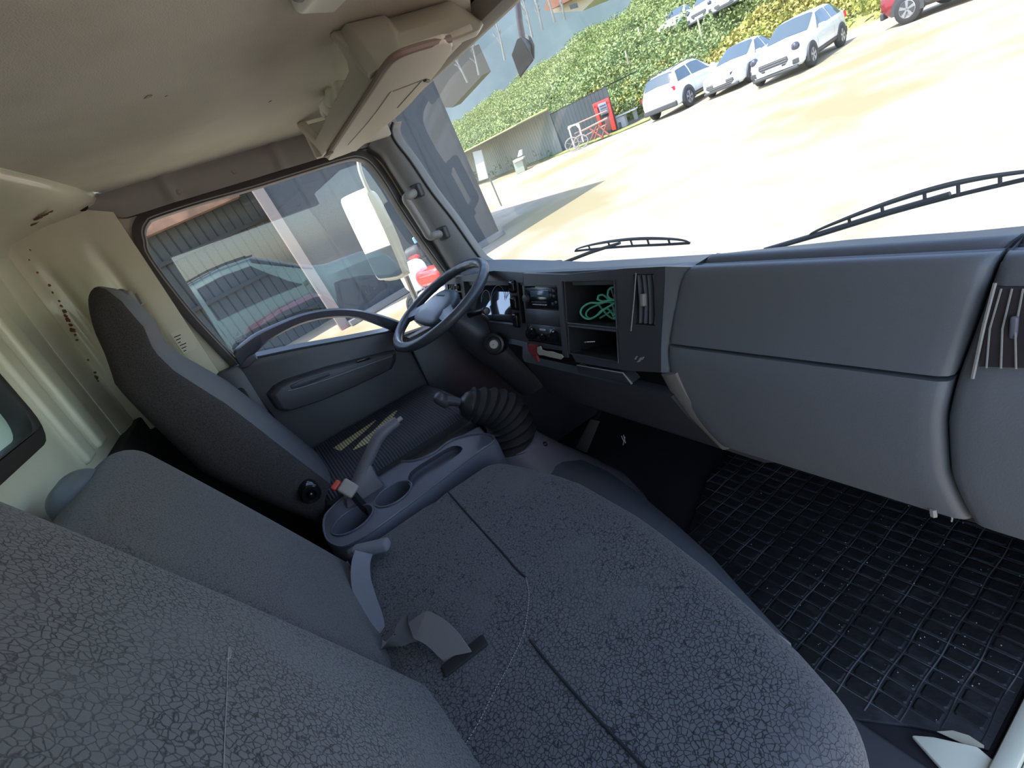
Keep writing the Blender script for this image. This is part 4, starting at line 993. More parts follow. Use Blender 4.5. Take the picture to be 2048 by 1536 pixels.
# floor mat
fm = thing('floor_mat', 'black ribbed rubber floor mat with dusty square cells', 'floor mat', (.35, .9, 0))
edge = [U(a, b, z=.012) for a, b in ((1700, 1418), (1745, 1447), (1830, 1475), (1905, 1492), (1978, 1503), (2008, 1512))]
x1m = .664
pol = [(x1m, 1.19), (-.16, 1.19), (-.14, 1.0), (-.02, .72), (.12, .56), (.28, .50), (.44, .51), (.53, .575), (.57, .605), (.62, .635), (x1m, .645)]
MB().prism([(a, b, .004) for a, b in pol], (0, 0, .008)).build('base', None or mat('mat_rubber', (.012, .013, .015), .6, bump=(80, .5, .002), spots=(18, (.035, .037, .042), .5, .75)), fm, bevel=.003)
def inside(x, y):
    c_ = False; n = len(pol)
    for i in range(n):
        (xa, ya), (xb, yb) = pol[i], pol[(i + 1) % n]
        if (ya > y) != (yb > y) and x < (xb - xa) * (y - ya) / (yb - ya) + xa: c_ = not c_
    return c_
cm_ = MB(); rd = MB(); nx, ny = .0485, .0345; j = 0
for i in range(17):
    for j in range(18):
        x = x1m - .012 - i * nx; y = .60 + j * ny
        if inside(x, y) and inside(x - nx, y) and inside(x, y + ny) and inside(x - nx, y + ny):
            g_ = .0032; a, b = x - nx + g_, x - g_; c_, d = y + g_ * .8, y + ny - g_ * .8
            zt = .0145
            ch = .008
            lo1 = [(a + ch * .5, c_, .012), (b - ch * .5, c_, .012), (b, c_ + ch * .5, .012), (b, d - ch * .5, .012), (b - ch * .5, d, .012), (a + ch * .5, d, .012), (a, d - ch * .5, .012), (a, c_ + ch * .5, .012)]
            mx_, my_ = (a + b) / 2, (c_ + d) / 2
            hi = [(mx_ + (p[0] - mx_) * .86, my_ + (p[1] - my_) * .86, zt) for p in lo1]
            cm_.loft([lo1, hi])
cm_.build('cells', mat('mat_cell_rubber', (.011, .011, .012), .65, bump=(120, .4, .002), spots=(30, (.028, .029, .032), .5, .72)), fm, ang=20)
dm = mat('dusty_groove', (.03, .032, .036), .9, spots=(7, (.13, .14, .15), .46, .62))
for i in range(17):
    x = x1m - .012 - i * nx
    ys = [y for y in np.arange(.58, 1.18, .01) if inside(x, y)]
    if len(ys) > 2: rd.tube([(x + .0015 * math.sin(q * 40 + i), q, .0125) for q in ys], .0013, 4)
for j in range(18):
    y = .60 + j * ny; xs = [x for x in np.arange(-.15, x1m, .01) if inside(x, y)]
    if len(xs) > 2: rd.tube([(q, y + .001 * math.sin(q * 50 + j), .0122) for q in xs], .0009, 4)
rd.build('grooves', dm, fm, ang=60)
wing = [U(a, b, z=.014) for a, b in ((1874, 1464), (1905, 1462), (1938, 1472), (1968, 1492), (1968, 1497), (1930, 1490))]
MB().prism(wing, (0, 0, .002)).build('worn_patch', mat('worn_cream_patch', (.5, .48, .36), .6), fm)
dust = MB()
for k in range(170):
    x = rng.uniform(.0, .65); y = rng.uniform(.62, 1.15)
    if inside(x, y) and (x > .25 or rng.random() < .4): dust.rbox((x, y, .0155), [rng.uniform(.0008, .002)] * 3, .0004, 1, div=1)
tag(dust.build('grit', mat('pale_grit', (.45, .45, .45), .9)), 'pale specks of grit scattered on the rubber floor mat', 'grit', kind='stuff')

# ================================================================== OUTSIDE THE GLASS: WIPERS, MIRRORS
def WS(px, py, d=.03):
    n = Vector((0, -1, -.224)).normalized(); return UP(px, py, (0, .80 + d + .0, 1.12), (0, 1, .224 + .05))
def wiper(px_blade, px_arm, lab, y_off):
    t = thing('windscreen_wiper', lab, 'wiper', tuple(WS(*px_blade[0], y_off)), group=None)
    P = cat_mull([WS(a, b, y_off) for a, b in px_blade], 6)
    MB().tube(P, .0042, 6, sq=.5).build('blade', M['rubber'], t)
    n_ = len(P); m_ = MB(); L = [P[0]] + [p + Vector((0, -.002, .022 * math.sin(i / (n_ - 1) * math.pi) ** .6)) for i, p in enumerate(P)][1:-1] + [P[-1]]
    m_.tube(L, [.0022 + .003 * math.sin(i / (n_ - 1) * math.pi) for i in range(n_)], 6)
    for f_ in (.2, .35, .5, .65, .8): i = int(f_ * (n_ - 1)); m_.tube([P[i], L[i]], .003, 6)
    m_.build('frame', M['mirror_dark'], t)
    A = [WS(a, b, y_off) for a, b in px_arm]; MB().tube(A, [.006] * (len(A) - 1) + [.0045], 8).build('arm', M['mirror_dark'], t)
    return t
wiper([(1150, 502), (1200, 497), (1265, 492), (1330, 489), (1380, 486)], [(1110, 545), (1128, 525), (1180, 505), (1240, 486)], 'short-looking wiper lying on the glass in front of the steering side', .17)
wiper([(1616, 474), (1700, 450), (1800, 421), (1900, 394), (2000, 370), (2110, 345)], [(1530, 500), (1575, 487), (1640, 468), (1780, 424), (1900, 388)], 'long wiper crossing the right side of the windscreen', .17)
hm = thing('front_mirror', 'dark hexagonal mirror hanging on a stalk ahead of the windscreen top', 'mirror', tuple(U(1043, 72, y=.98)))
MB().tube([U(1020, -60, y=.98), U(1034, 0, y=.98), U(1040, 48, y=.98), U(1045, 76, y=.98)], .0085, 12).build('stalk', mat('stalk_grey', (.11, .10, .11), .4), hm)
ff = [U(a, b, y=.97) for a, b in ((1043, 72), (1034, 78), (1023, 110), (1040, 157), (1067, 121), (1056, 96))]
bb_ = [U(a, b, y=1.01) for a, b in ((1045, 70), (1050, 68), (1060, 72), (1069, 88), (1070, 118), (1060, 110))]
MB().loft([[U(a, b, y=1.01) for a, b in ((1046, 71), (1041, 76), (1031, 108), (1044, 150), (1068, 120), (1066, 84))], ff]).build('case', M['mirror_dark'], hm, bevel=.002)
MB().loft([[U(a, b, y=.999) for a, b in ((1045, 71), (1052, 68), (1062, 74), (1069, 90), (1069, 119))], [U(a, b, y=1.03) for a, b in ((1047, 72), (1053, 70), (1061, 76), (1067, 90), (1067, 115))]]).build('cover', mat('pale_case_back', (.22, .24, .24), .4), hm)
c_ = sum(ff, Vector()) / 6
MB().prism([c_ + (p - c_) * .93 + Vector((0, -.002, 0)) for p in ff], (0, .001, 0)).build('glass', mat('dark_mirror_glass', (.03, .036, .045), .2), hm)

sm_t = thing('side_mirror', 'tall cream truck side mirror on a long arm outside the driver window', 'mirror', (-1.2, .62, 1.08))
pa_ = Vector((-1.27, .57, 1.10)); nm = Vector((.07, -.13, 0)).normalized()
MPT = lambda px, py, d=0.: UP(px, py, pa_ + nm * d, nm)
ml = [(684, 404), (688, 398), (724, 382), (734, 385), (741, 402), (770, 462), (803, 540), (804, 547), (795, 553), (762, 558), (754, 554), (746, 540), (712, 470), (686, 414)]
face = cat_mull([MPT(a, b) for a, b in ml], 2, True); cf = sum(face, Vector()) / len(face)
bk_ = [(724, 382), (742, 381), (755, 388), (775, 425), (800, 480), (818, 535), (818, 548), (806, 556), (780, 562), (762, 558), (750, 545), (714, 470), (690, 410), (696, 392)]
back_ = cat_mull([MPT(a, b, -.06) for a, b in bk_], 2, True)
MB().loft([[cf + (p - cf) * 1.035 for p in face], [cf + (p - cf) * 1.045 - nm * .02 for p in face], [p for p in back_]]).build('case', M['mirror_case'], sm_t, bevel=.004)
MB().prism([cf + (p - cf) * .985 + nm * .001 for p in face], nm * .001).build('glass', M['mirror'], sm_t)
arm = [U(a, b, x=-1.10) for a, b in ((706, 306), (716, 318), (720, 340), (728, 362), (738, 384))]
MB().tube(cat_mull(arm, 4), .008, 10).build('upper_arm', M['mirror_case'], sm_t)
arm = [U(a, b, x=-1.10) for a, b in ((812, 552), (828, 590), (850, 640), (870, 690), (880, 730))]
MB().tube(cat_mull(arm, 4), .011, 10).build('lower_arm', mat('arm_bronze', (.2, .18, .15), .5), sm_t)

# ================================================================== THE YARD
def omesh(mb, name, m, parent=None, **k):      # mesh given in yard coordinates
    k.setdefault('frame', OUT); return mb.build(name, m, parent, **k)
def noise_mat(name, c1, c2, scale, lo=.4, hi=.6, rough=.95, c3=None, s3=1., bump=None):
    m = mat(name, c1, rough, spots=(scale, c2, lo, hi), bump=bump, spec=.2)
    if c3:
        t = m.node_tree; b = t.nodes['Principled BSDF']; l = b.inputs['Base Color'].links[0].from_socket
        tc = t.nodes.new('ShaderNodeTexCoord'); n = t.nodes.new('ShaderNodeTexNoise'); n.inputs['Scale'].default_value = s3; n.inputs['Detail'].default_value = 5; t.links.new(tc.outputs['Object'], n.inputs['Vector'])
        r = t.nodes.new('ShaderNodeMapRange'); r.inputs[1].default_value = .48; r.inputs[2].default_value = .62; t.links.new(n.outputs['Fac'], r.inputs[0])
        x = t.nodes.new('ShaderNodeMix'); x.data_type = 'RGBA'; t.links.new(r.outputs[0], x.inputs[0]); t.links.new(l, x.inputs[6]); x.inputs[7].default_value = (*c3, 1); t.links.new(x.outputs[2], b.inputs['Base Color'])
    return m
M['gravel'] = noise_mat('pale_gravel', (.37, .335, .265), (.29, .255, .185), .9, c3=(.25, .215, .12), s3=.22)
M['grass'] = noise_mat('dry_green_grass', (.22, .26, .08), (.30, .30, .12), 1.5, c3=(.14, .20, .07), s3=.5, bump=(6, .8, .1))
struct(omesh(MB().grid(lambda u, v: (lerp(-70, 60, u), lerp(-40, 70, v), .02 * math.sin(u * 60) * math.cos(v * 55)), 60, 60), 'gravel_yard', M['gravel'], ang=80))

# hillside behind the parked cars
foot = [G(1000, 395), G(1125, 300), G(1236, 258), G(1290, 232), G(1420, 178), G(1560, 118), G(1700, 58), G(1900, -15), G(2048, -70)]
_s1 = G(1126, 304); _s0 = G(967, 362); _d = (_s0 - _s1).normalized(); _s0 = _s1 + _d * 17
fx = [(-95, _s0.y + 2), (min(_s0.x, _s1.x) - 3.0, _s0.y + 1.0)] + [(lerp(_s0.x, _s1.x, t) - .9, lerp(_s0.y, _s1.y, t)) for t in (0, .5, .98)] + [(_s1.x - .3, foot[2].y + 1.6), (foot[2].x + .6, foot[2].y + 1.6), (foot[2].x + 1.8, foot[2].y + 1.6)] + [(p.x, p.y) for p in foot[3:]]
fx = sorted(fx) + [(40, fx[-1][1] + 3)]
def footy(x): return interp(fx, x)
def hillz(x, y):
    d = y - footy(x)
    if d < 0: return -.05
    d = min(d, 34)
    h = .15 * min(1, d) + .33 * max(0, min(d, 9)) + .10 * max(0, min(d - 9, 5)) + .26 * max(0, min(d - 14, 16))
    h += .35 * math.sin(x * .5 + y * .3) * min(1, d / 4) + .2 * math.sin(x * 1.3 - y * .9) * min(1, d / 4)
    return h
struct(omesh(MB().grid(lambda u, v: (lerp(-95, 25, u), footy(lerp(-95, 25, u)) - .3 + 60 * v ** 1.3, hillz(lerp(-95, 25, u), footy(lerp(-95, 25, u)) - .3 + 60 * v ** 1.3)), 140, 80), 'grassy_hillside', M['grass'], ang=80))
def hill_hit(px, py, lift=0.):
    d = np.array((OUTI.to_3x3() @ Vector(ray(px, py).tolist()))[:]); o = np.array((OUTI @ Vector(CAM.tolist()))[:]); s = 12.
    while s < 90:
        p = o + d * s
        if p[2] - lift < hillz(p[0], p[1]) and p[1] > footy(p[0]) - .3: return Vector(p.tolist())
        s += .15
    return Vector((o + d * 60).tolist())
# foliage: leaves over the slope, gathered in mounds
def leaves(name, m, pts, size, lab, cat_):
    n = len(pts); P = np.array(pts); A = rng.normal(size=(n, 3)); A /= np.linalg.norm(A, axis=1)[:, None]
    B = np.cross(A, rng.normal(size=(n, 3))); B /= np.linalg.norm(B, axis=1)[:, None]; S = (size * rng.uniform(.5, 1.3, n))[:, None]
    V = np.concatenate([P - A * S, P + B * S * .55, P + A * S, P - B * S * .55], axis=1).reshape(-1, 3)
    me = bpy.data.meshes.new(name); me.vertices.add(4 * n); me.vertices.foreach_set('co', V.ravel()); me.loops.add(4 * n); me.polygons.add(n)
    me.loops.foreach_set('vertex_index', np.arange(4 * n)); me.polygons.foreach_set('loop_start', np.arange(0, 4 * n, 4)); me.polygons.foreach_set('loop_total', np.full(n, 4)); me.update(); me.validate()
    me.materials.append(m); o = bpy.data.objects.new(name, me); col.objects.link(o); o.matrix_world = OUT; return tag(o, lab, cat_, kind='stuff')
def cloud(x0, x1, d0, d1, count, mound, hmul=1.):
    out = []
    for _ in range(count):
        cx_ = rng.uniform(x0, x1); d = rng.uniform(d0, d1); cy_ = footy(cx_) + d; r = rng.uniform(*mound); n = int(115 * r * r) + 14
        v = rng.normal(size=(n, 3)); v /= np.linalg.norm(v, axis=1)[:, None]; v[:, 2] = np.abs(v[:, 2]) * hmul; v *= (r * rng.uniform(.75, 1.05, n))[:, None]
        z0 = hillz(cx_, cy_); out.append(v + np.array([cx_, cy_, z0 - .1]))
    return np.concatenate(out)
def leafm(name, a, b, s): 
    m = noise_mat(name, a, b, s, rough=.7); m.node_tree.nodes['Principled BSDF'].inputs['Roughness'].default_value = .6; return m
leaves('hillside_brambles', leafm('bramble_leaves', (.19, .25, .09), (.28, .33, .13), .7), cloud(-90, -9, 4.5, 44, 3600, (.6, 1.5)), .11, 'mass of green brambles covering the upper hillside', 'bushes')
leaves('dark_green_scrub', leafm('scrub_leaves', (.06, .15, .05), (.12, .22, .07), .9), cloud(-24, -8, 11, 24, 500, (.6, 1.3)), .12, 'darker green scrub high on the hillside above the parked cars', 'bushes')
leaves('tall_grass', leafm('tall_grass_blades', (.30, .32, .07), (.42, .37, .12), .8), cloud(-34, 4, .3, 5.5, 2200, (.15, .45), 1.6), .12, 'tall yellow-green grass along the foot of the hillside', 'grass')
leaves('yellow_flowers', leafm('yellow_bush', (.42, .41, .08), (.25, .31, .08), 1.5), cloud(-13, 6, 1.2, 7, 330, (.3, .8)), .11, 'yellow flowering bushes behind the parked white cars', 'bushes')
leaves('hedge', leafm('hedge_leaves', (.18, .25, .10), (.28, .35, .16), 1.1), cloud(-60, -19.5, .3, 14, 1800, (.5, 1.1)), .10, 'bright green hedge growing above the low grey shed', 'bushes')

# grey corrugated building close on the left
def corr(a, b, h0, h1, pitch, depth, thick=.04, sharp=.25):   # upright corrugated sheet between yard points a and b
    a = Vector(a); b = Vector(b); d = (b - a); L = d.length; d.normalize(); n = Vector((d.y, -d.x, 0)); k = int(L / pitch); row = []
    for i in range(k):
        s = i * pitch
        for q, o_ in ((0, 0), (pitch * sharp * .5, -depth), (pitch * sharp, 0)): row.append(a + d * (s + q) + n * o_)
    row.append(b); row = row + [p - n * thick for p in row[::-1]]
    return [[p + Vector((0, 0, h0)) for p in row], [p + Vector((0, 0, h1)) for p in row]]
Bn = G(1001, 470); Bm = G(746, 623); dB = (Bm - Bn); dB.z = 0; dB.normalize()
Bs = Bn + dB * ((Bm - Bn).length + .2)
Bs = GV(700, 652, Bn, Bm); Bs.z = 0
bw = thing('warehouse_wall', 'tall grey corrugated warehouse wall beside the driver window', 'building', tuple(OUT @ Bn), kind=None)
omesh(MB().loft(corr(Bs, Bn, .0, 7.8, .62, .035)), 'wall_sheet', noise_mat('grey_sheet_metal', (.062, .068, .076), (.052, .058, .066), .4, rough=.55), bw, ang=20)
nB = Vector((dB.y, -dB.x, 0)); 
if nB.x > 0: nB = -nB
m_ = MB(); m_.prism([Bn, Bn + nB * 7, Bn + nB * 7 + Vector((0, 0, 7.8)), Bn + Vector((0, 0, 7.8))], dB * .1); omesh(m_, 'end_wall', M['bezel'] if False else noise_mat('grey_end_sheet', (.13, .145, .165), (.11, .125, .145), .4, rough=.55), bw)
m_ = MB(); m_.prism([Bs + Vector((0, 0, 7.8)), Bn + Vector((0, 0, 7.8)), Bn + nB * 7 + Vector((0, 0, 7.9)), Bs + nB * 7 + Vector((0, 0, 7.9))], (0, 0, .08)); omesh(m_, 'roof', mat('sheet_roof', (.2, .2, .21), .5), bw)
m_ = MB(); m_.prism([Bs - nB * .25, Bn - nB * .25, Bn, Bs], (0, 0, .12)); omesh(m_, 'plinth', mat('concrete_plinth', (.2, .19, .18), .9), bw)
m_ = MB(); m_.prism([Bs - nB * .03 + dB * .0, Bs - nB * .03 + dB * .22, Bs + nB * .1 + dB * .22, Bs + nB * .1], (0, 0, 6.2)); omesh(m_, 'corner_post', mat('pinkish_post', (.24, .19, .17), .6), bw)
# open bay behind it: dark corrugated back wall with horizontal rails
K0 = Bs + nB * 2.2 - dB * 1.0; K1 = Bs + nB * 2.2 + dB * 9
bb = thing('dark_bay_wall', 'dark ribbed sheet wall with horizontal rails, seen through the rear of the driver window', 'building', tuple(OUT @ K0))
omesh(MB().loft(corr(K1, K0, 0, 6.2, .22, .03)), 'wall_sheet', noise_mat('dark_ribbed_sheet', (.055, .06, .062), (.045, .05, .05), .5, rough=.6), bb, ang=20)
for h in (.5, 1.75, 2.9, 4.1, 5.3): omesh(MB().prism([K0 - nB * .12 + Vector((0, 0, h)), K1 - nB * .12 + Vector((0, 0, h)), K1 - nB * .02 + Vector((0, 0, h)), K0 - nB * .02 + Vector((0, 0, h))], (0, 0, .09)), 'rail', mat('dark_rail', (.015, .015, .016), .6), bb)
EH = GV(400, 432, K0, K1).z
br_ = thing('timber_eaves', 'weathered orange-brown timber eaves above the dark bay', 'roof edge', tuple(OUT @ (K0 + Vector((0, 0, 5)))))
omesh(MB().prism([K0 - nB * .5 - dB * -1.2 + Vector((0, 0, EH)), K1 - nB * .5 + Vector((0, 0, EH)), K1 - nB * .14 + Vector((0, 0, EH)), K0 - nB * .14 - dB * -1.2 + Vector((0, 0, EH))], (0, 0, .8)), 'boards', noise_mat('rusty_boards', (.40, .22, .14), (.22, .13, .09), 2.5), br_)

# low shed at the foot of the hill
S1, S0 = _s1, _s0; S2 = G(1238, 262)
hS = GV(1106, 215, S1, S0).z; hS2 = GV(1212, 174, S1, S2).z
sd_ = thing('low_shed', 'long low dark grey sheet-metal shed at the foot of the green hillside', 'shed', tuple(OUT @ S1))
hS = max(2., min(hS, 4)); 
def shz(t): return hS
omesh(MB().loft(corr(S0, S1, 0, hS, .30, .03)), 'long_wall', noise_mat('grey_green_sheet', (.24, .26, .24), (.21, .23, .215), .4, rough=.6), sd_, ang=20)
omesh(MB().loft(corr(S1, S2, 0, hS2, .30, .02)), 'end_wall', noise_mat('dark_blue_grey_sheet', (.065, .08, .09), (.06, .07, .075), .4, rough=.6), sd_, ang=20)
n1_ = Vector((-(S0 - S1).y, (S0 - S1).x, 0)).normalized(); n1_ = -n1_ if n1_.x > 0 else n1_
n2_ = Vector((-(S2 - S1).y, (S2 - S1).x, 0)).normalized(); n2_ = -n2_ if n2_.y < 0 else n2_
omesh(MB().prism([S0 + Vector((0, 0, hS)), S1 + Vector((0, 0, hS)), S1 + n1_ * 2.5 + Vector((0, 0, hS)), S0 + n1_ * 2.5 + Vector((0, 0, hS))], (0, 0, .05)), 'roof', mat('shed_roof', (.25, .27, .2), .8), sd_)
omesh(MB().prism([S1 + Vector((0, 0, hS2)), S2 + Vector((0, 0, hS2)), S2 + n2_ * 2.5 + Vector((0, 0, hS2)), S1 + n2_ * 2.5 + Vector((0, 0, hS2))], (0, 0, .05)), 'roof', M['black'], sd_)
omesh(MB().tube([S0 + Vector((0, 0, hS + .06)), S1 + Vector((0, 0, hS + .06))], .07, 6), 'mossy_gutter', noise_mat('moss', (.50, .52, .08), (.35, .40, .08), 3), sd_)
gs_ = [S0 + Vector((1.6, .0, 0)), S1 + Vector((1.3, -1.0, 0)), S2 + Vector((.9, -.9, 0)), G(1300, 240), G(1300, 236), S2, S1, S0]
struct(omesh(MB().prism([p + Vector((0, 0, .02)) for p in gs_], (0, 0, .03)), 'grass_verge', M['grass']))
# pole and bright panel by the corner of the warehouse
Pp = G(1003, 412); pt = Pp + Vector((0, 0, GV(978, 358, Pp, Pp + Vector((1, -1, 0))).z))
tag(omesh(MB().tube([Pp, pt], .035, 8), 'thin_post', mat('post_grey', (.2, .2, .16), .7)), 'thin grey post standing in the sunlit gravel at the warehouse corner', 'post')
Q0 = G(975, 366); q = [GV(a, b, Q0, Q0 + _d) for a, b in ((945, 304), (962, 300), (976, 356), (958, 362))]
pn = tag(omesh(MB().prism(q, (.04, .04, 0)), 'ribbed_panel', mat('pale_panel', (.33, .35, .34), .6)), 'pale ribbed sheet panel leaning on the low grey shed near the warehouse', 'panel')
# generator cabinet with white thing on top
Gp = G(1048, 341); gq = [GV(a, b, Gp, Gp + Vector((1, .7, 0))) for a, b in ((1031, 320), (1048, 313), (1055, 338), (1038, 345))]
gt = thing('utility_cabinet', 'grey-green utility cabinet with white fitting on top, in front of the low shed', 'cabinet', tuple(OUT @ Gp))
omesh(MB().prism(gq, (.4, -.5, 0)), 'cabinet', mat('cabinet_green', (.30, .33, .27), .6), gt)
omesh(MB().prism([GV(a, b, Gp, Gp + Vector((1, .7, 0))) for a, b in ((1030, 319), (1050, 311), (1051, 314), (1032, 323))], (.5, -.55, 0)), 'lid', mat('cabinet_lid', (.6, .6, .55), .6), gt)
omesh(MB().prism([GV(a, b, Gp, Gp + Vector((1, .7, 0))) for a, b in ((1037, 313), (1040, 300), (1045, 298), (1046, 309))], (.15, -.2, 0)), 'fitting', M['white'], gt, bevel=.02)
# steel frame, red machine, bench
def fr(name, lab, cat_, pix, at_, w_, m, dirv=(1, .5, 0), extra=None):
    t = thing(name, lab, cat_, tuple(OUT @ at_)); return t
R0 = G(1150, 300) + Vector((.5, -.3, 0))
rk = thing('steel_frame', 'pinkish-white welded steel frame leaning beside the red machine', 'frame', tuple(OUT @ R0))
pv = lambda a, b: GV(a, b, R0, R0 + Vector((2.2, .5, 0)))
m_ = MB(); m_.tube([pv(1137, 254), pv(1150, 298)], .045, 6).tube([pv(1137, 254), pv(1157, 247)], .045, 6).tube([pv(1157, 247), pv(1167, 284)], .045, 6).tube([pv(1137, 258), pv(1142, 252)], .06, 5).tube([pv(1152, 248), pv(1159, 255)], .06, 5)
omesh(m_, 'hoop', mat('pink_white_paint', (.75, .66, .66), .5), rk)
m_ = MB(); m_.tube([pv(1157, 246), pv(1214, 221)], .035, 6).tube([pv(1164, 262), pv(1215, 236)], .05, 6).tube([pv(1168, 273), pv(1210, 250)], .03, 6); omesh(m_, 'long_rail', mat('rusty_rail', (.38, .22, .18), .7), rk)
m_ = MB()
for a, b, c_, d in ((1180, 257, 1206, 276), (1190, 278, 1200, 250), (1197, 250, 1218, 270), (1205, 273, 1213, 248), (1182, 280, 1194, 252)): m_.tube([pv(a, b), pv(c_, d)], .05, 6)
omesh(m_, 'cross_brace', mat('brown_red_steel', (.25, .09, .07), .7), rk)
bi = thing('bicycle', 'old bicycle heap under the end of the steel frame', 'bicycle', tuple(OUT @ R0))
for cx_, cy_ in ((1148, 286), (1166, 281)):
    c_ = pv(cx_, cy_) + Vector((.05, -.2, 0)); m_ = MB(); m_.tube([c_ + Vector((.75 * math.cos(t * math.pi / 10), .55 * math.cos(t * math.pi / 10), .75 * math.sin(t * math.pi / 10))) * .42 for t in range(20)], .035, 5, closed=True)
    for k in range(5): m_.tube([c_, c_ + Vector((.75 * math.cos(k * 1.256), .55 * math.cos(k * 1.256), .75 * math.sin(k * 1.256))) * .42], .012, 4)
    omesh(m_, 'wheel', mat('grey_wheel', (.3, .28, .27), .6), bi)
m_ = MB(); a = pv(1148, 286); b = pv(1166, 281); m_.tube([a, a.lerp(b, .4) + Vector((0, 0, .45)), a.lerp(b, .5), a, ], .03, 5).tube([a.lerp(b, .4) + Vector((0, 0, .45)), b + Vector((0, 0, .5)), a.lerp(b, .5)], .03, 5).tube([b + Vector((0, 0, .65)), b], .03, 5); omesh(m_, 'frame', mat('brown_bike', (.3, .22, .2), .6), bi)
R1_ = G(1228, 264) + Vector((.4, -.5, 0))
rm = thing('red_machine', 'red upright machine with grey louvred panel at the end of the dark shed', 'machine', tuple(OUT @ R1_))
pr = lambda a, b: GV(a, b, R1_, R1_ + Vector((2, .6, 0)))
RD = M['red']
for nm_, poly in (('side_frame', ((1186, 208), (1193, 206), (1206, 250), (1200, 252))), ('top_frame', ((1186, 208), (1216, 195), (1221, 205), (1190, 217))), ('side_frame', ((1212, 197), (1218, 194), (1234, 258), (1226, 260)))):
    omesh(MB().prism([pr(a, b) for a, b in poly], (.03, -.09, 0)), nm_, mat('machine_red', (.62, .05, .04), .5), rm, bevel=.01)
omesh(MB().prism([pr(a, b) for a, b in ((1197, 208), (1213, 202), (1220, 224), (1204, 230))], (.05, -.13, 0)), 'louvre_panel', mat('machine_grey', (.2, .22, .27), .6), rm, bevel=.01)
for k in range(4): omesh(MB().tube([pr(1201 + k * 1.8, 212 + k * 5) + Vector((.05, -.14, 0)), pr(1213 + k * 1.8, 207 + k * 5) + Vector((.05, -.14, 0))], .02, 5), 'slat', mat('slat_dark', (.05, .05, .06), .6), rm)
omesh(MB().prism([pr(a, b) for a, b in ((1208, 234), (1224, 228), (1231, 256), (1214, 262))], (.03, -.07, 0)), 'lower_panel', mat('machine_dark', (.12, .06, .06), .6), rm, bevel=.01)
W0 = G(1245, 251) + Vector((.6, -.8, 0))
wb = thing('white_bench', 'white bench top on a cut-out white leg beside the red machine', 'bench', tuple(OUT @ W0))
pw = lambda a, b: GV(a, b, W0, W0 + Vector((2, 1.2, 0)))
omesh(MB().prism([pw(a, b) for a, b in ((1231, 232), (1275, 213), (1276, 215), (1232, 235))], (.25, -.5, 0)), 'bench_top', M['white'], wb)
omesh(MB().prism([pw(a, b) for a, b in ((1233, 235), (1252, 228), (1257, 249), (1249, 252), (1246, 241), (1240, 243), (1242, 254), (1237, 254))], (.2, -.4, 0)), 'leg', mat('white_leg', (.75, .75, .74), .5), wb)
omesh(MB().prism([pw(a, b) for a, b in ((1266, 220), (1272, 216), (1277, 236), (1271, 238))], (.2, -.3, 0)), 'leg', mat('grey_leg', (.3, .32, .3), .6), wb)
# fence posts on the slope
POSTL = ['short pale fence post low on the slope just above the dark shed', 'tall pale fence post in the brambles up the slope from the white bench', 'small pale fence post half way up the brambles above the red machine', 'leaning pale fence post in the grass below the upper white cars', 'pale fence post in the grass directly above the leftmost parked white car', 'pale fence post highest of the posts left of the upper white cars', 'pale fence post in the brambles right of the hanging front mirror']
for i, (a, b, t) in enumerate(((1113, 200, 16), (1286, 95, 20), (1222, 115, 14), (1408, 98, 36), (1262, 145, 24), (1300, 85, 16), (1240, 90, 14))):
    p = hill_hit(a, b); px_h = .55 + t * .02
    o = tag(omesh(MB().tube([p - Vector((0, 0, .3)), p + Vector((0, 0, px_h + .3))], .05, 6), 'fence_post', mat('post_wood', (.52, .48, .33), .8)), None, 'post', 'pale fence posts on the hillside'); o['label'] = POSTL[i]

# ------------------------------------------------------------------ cars
def wheel(parent, x, y, r, side, fr_):
    wt_ = MB(); prof = [(-.10, r * .62), (-.10, r * .9), (-.07, r), (.07, r), (.10, r * .9), (.10, r * .62)]
    wt_.lathe((x, y, r), (0, side, 0), prof + [(.06, r * .6), (-.06, r * .6), (-.10, r * .62)], 24)
    wo_ = wt_.build('tyre', M['tyre'], parent, frame=fr_, ang=50)
    rm_ = MB(); rm_.lathe((x, y + side * .05, r), (0, side, 0), [(-.02, .001), (-.02, r * .6), (.04, r * .62), (.05, r * .58), (.01, r * .55), (.0, .001)], 24)
    for k in range(5):
        a = k * 2 * math.pi / 5 + .3; c_ = Vector((x, y + side * .075, r)); d = Vector((math.cos(a), 0, math.sin(a))); e = Vector((-math.sin(a), 0, math.cos(a)))
        rm_.prism([c_ + e * r * .05, c_ - e * r * .05, c_ + d * r * .56 - e * r * .12, c_ + d * r * .56 + e * r * .12], (0, side * .02, 0))
    rm_.build('rim', M['rim'], parent, frame=fr_, ang=40)
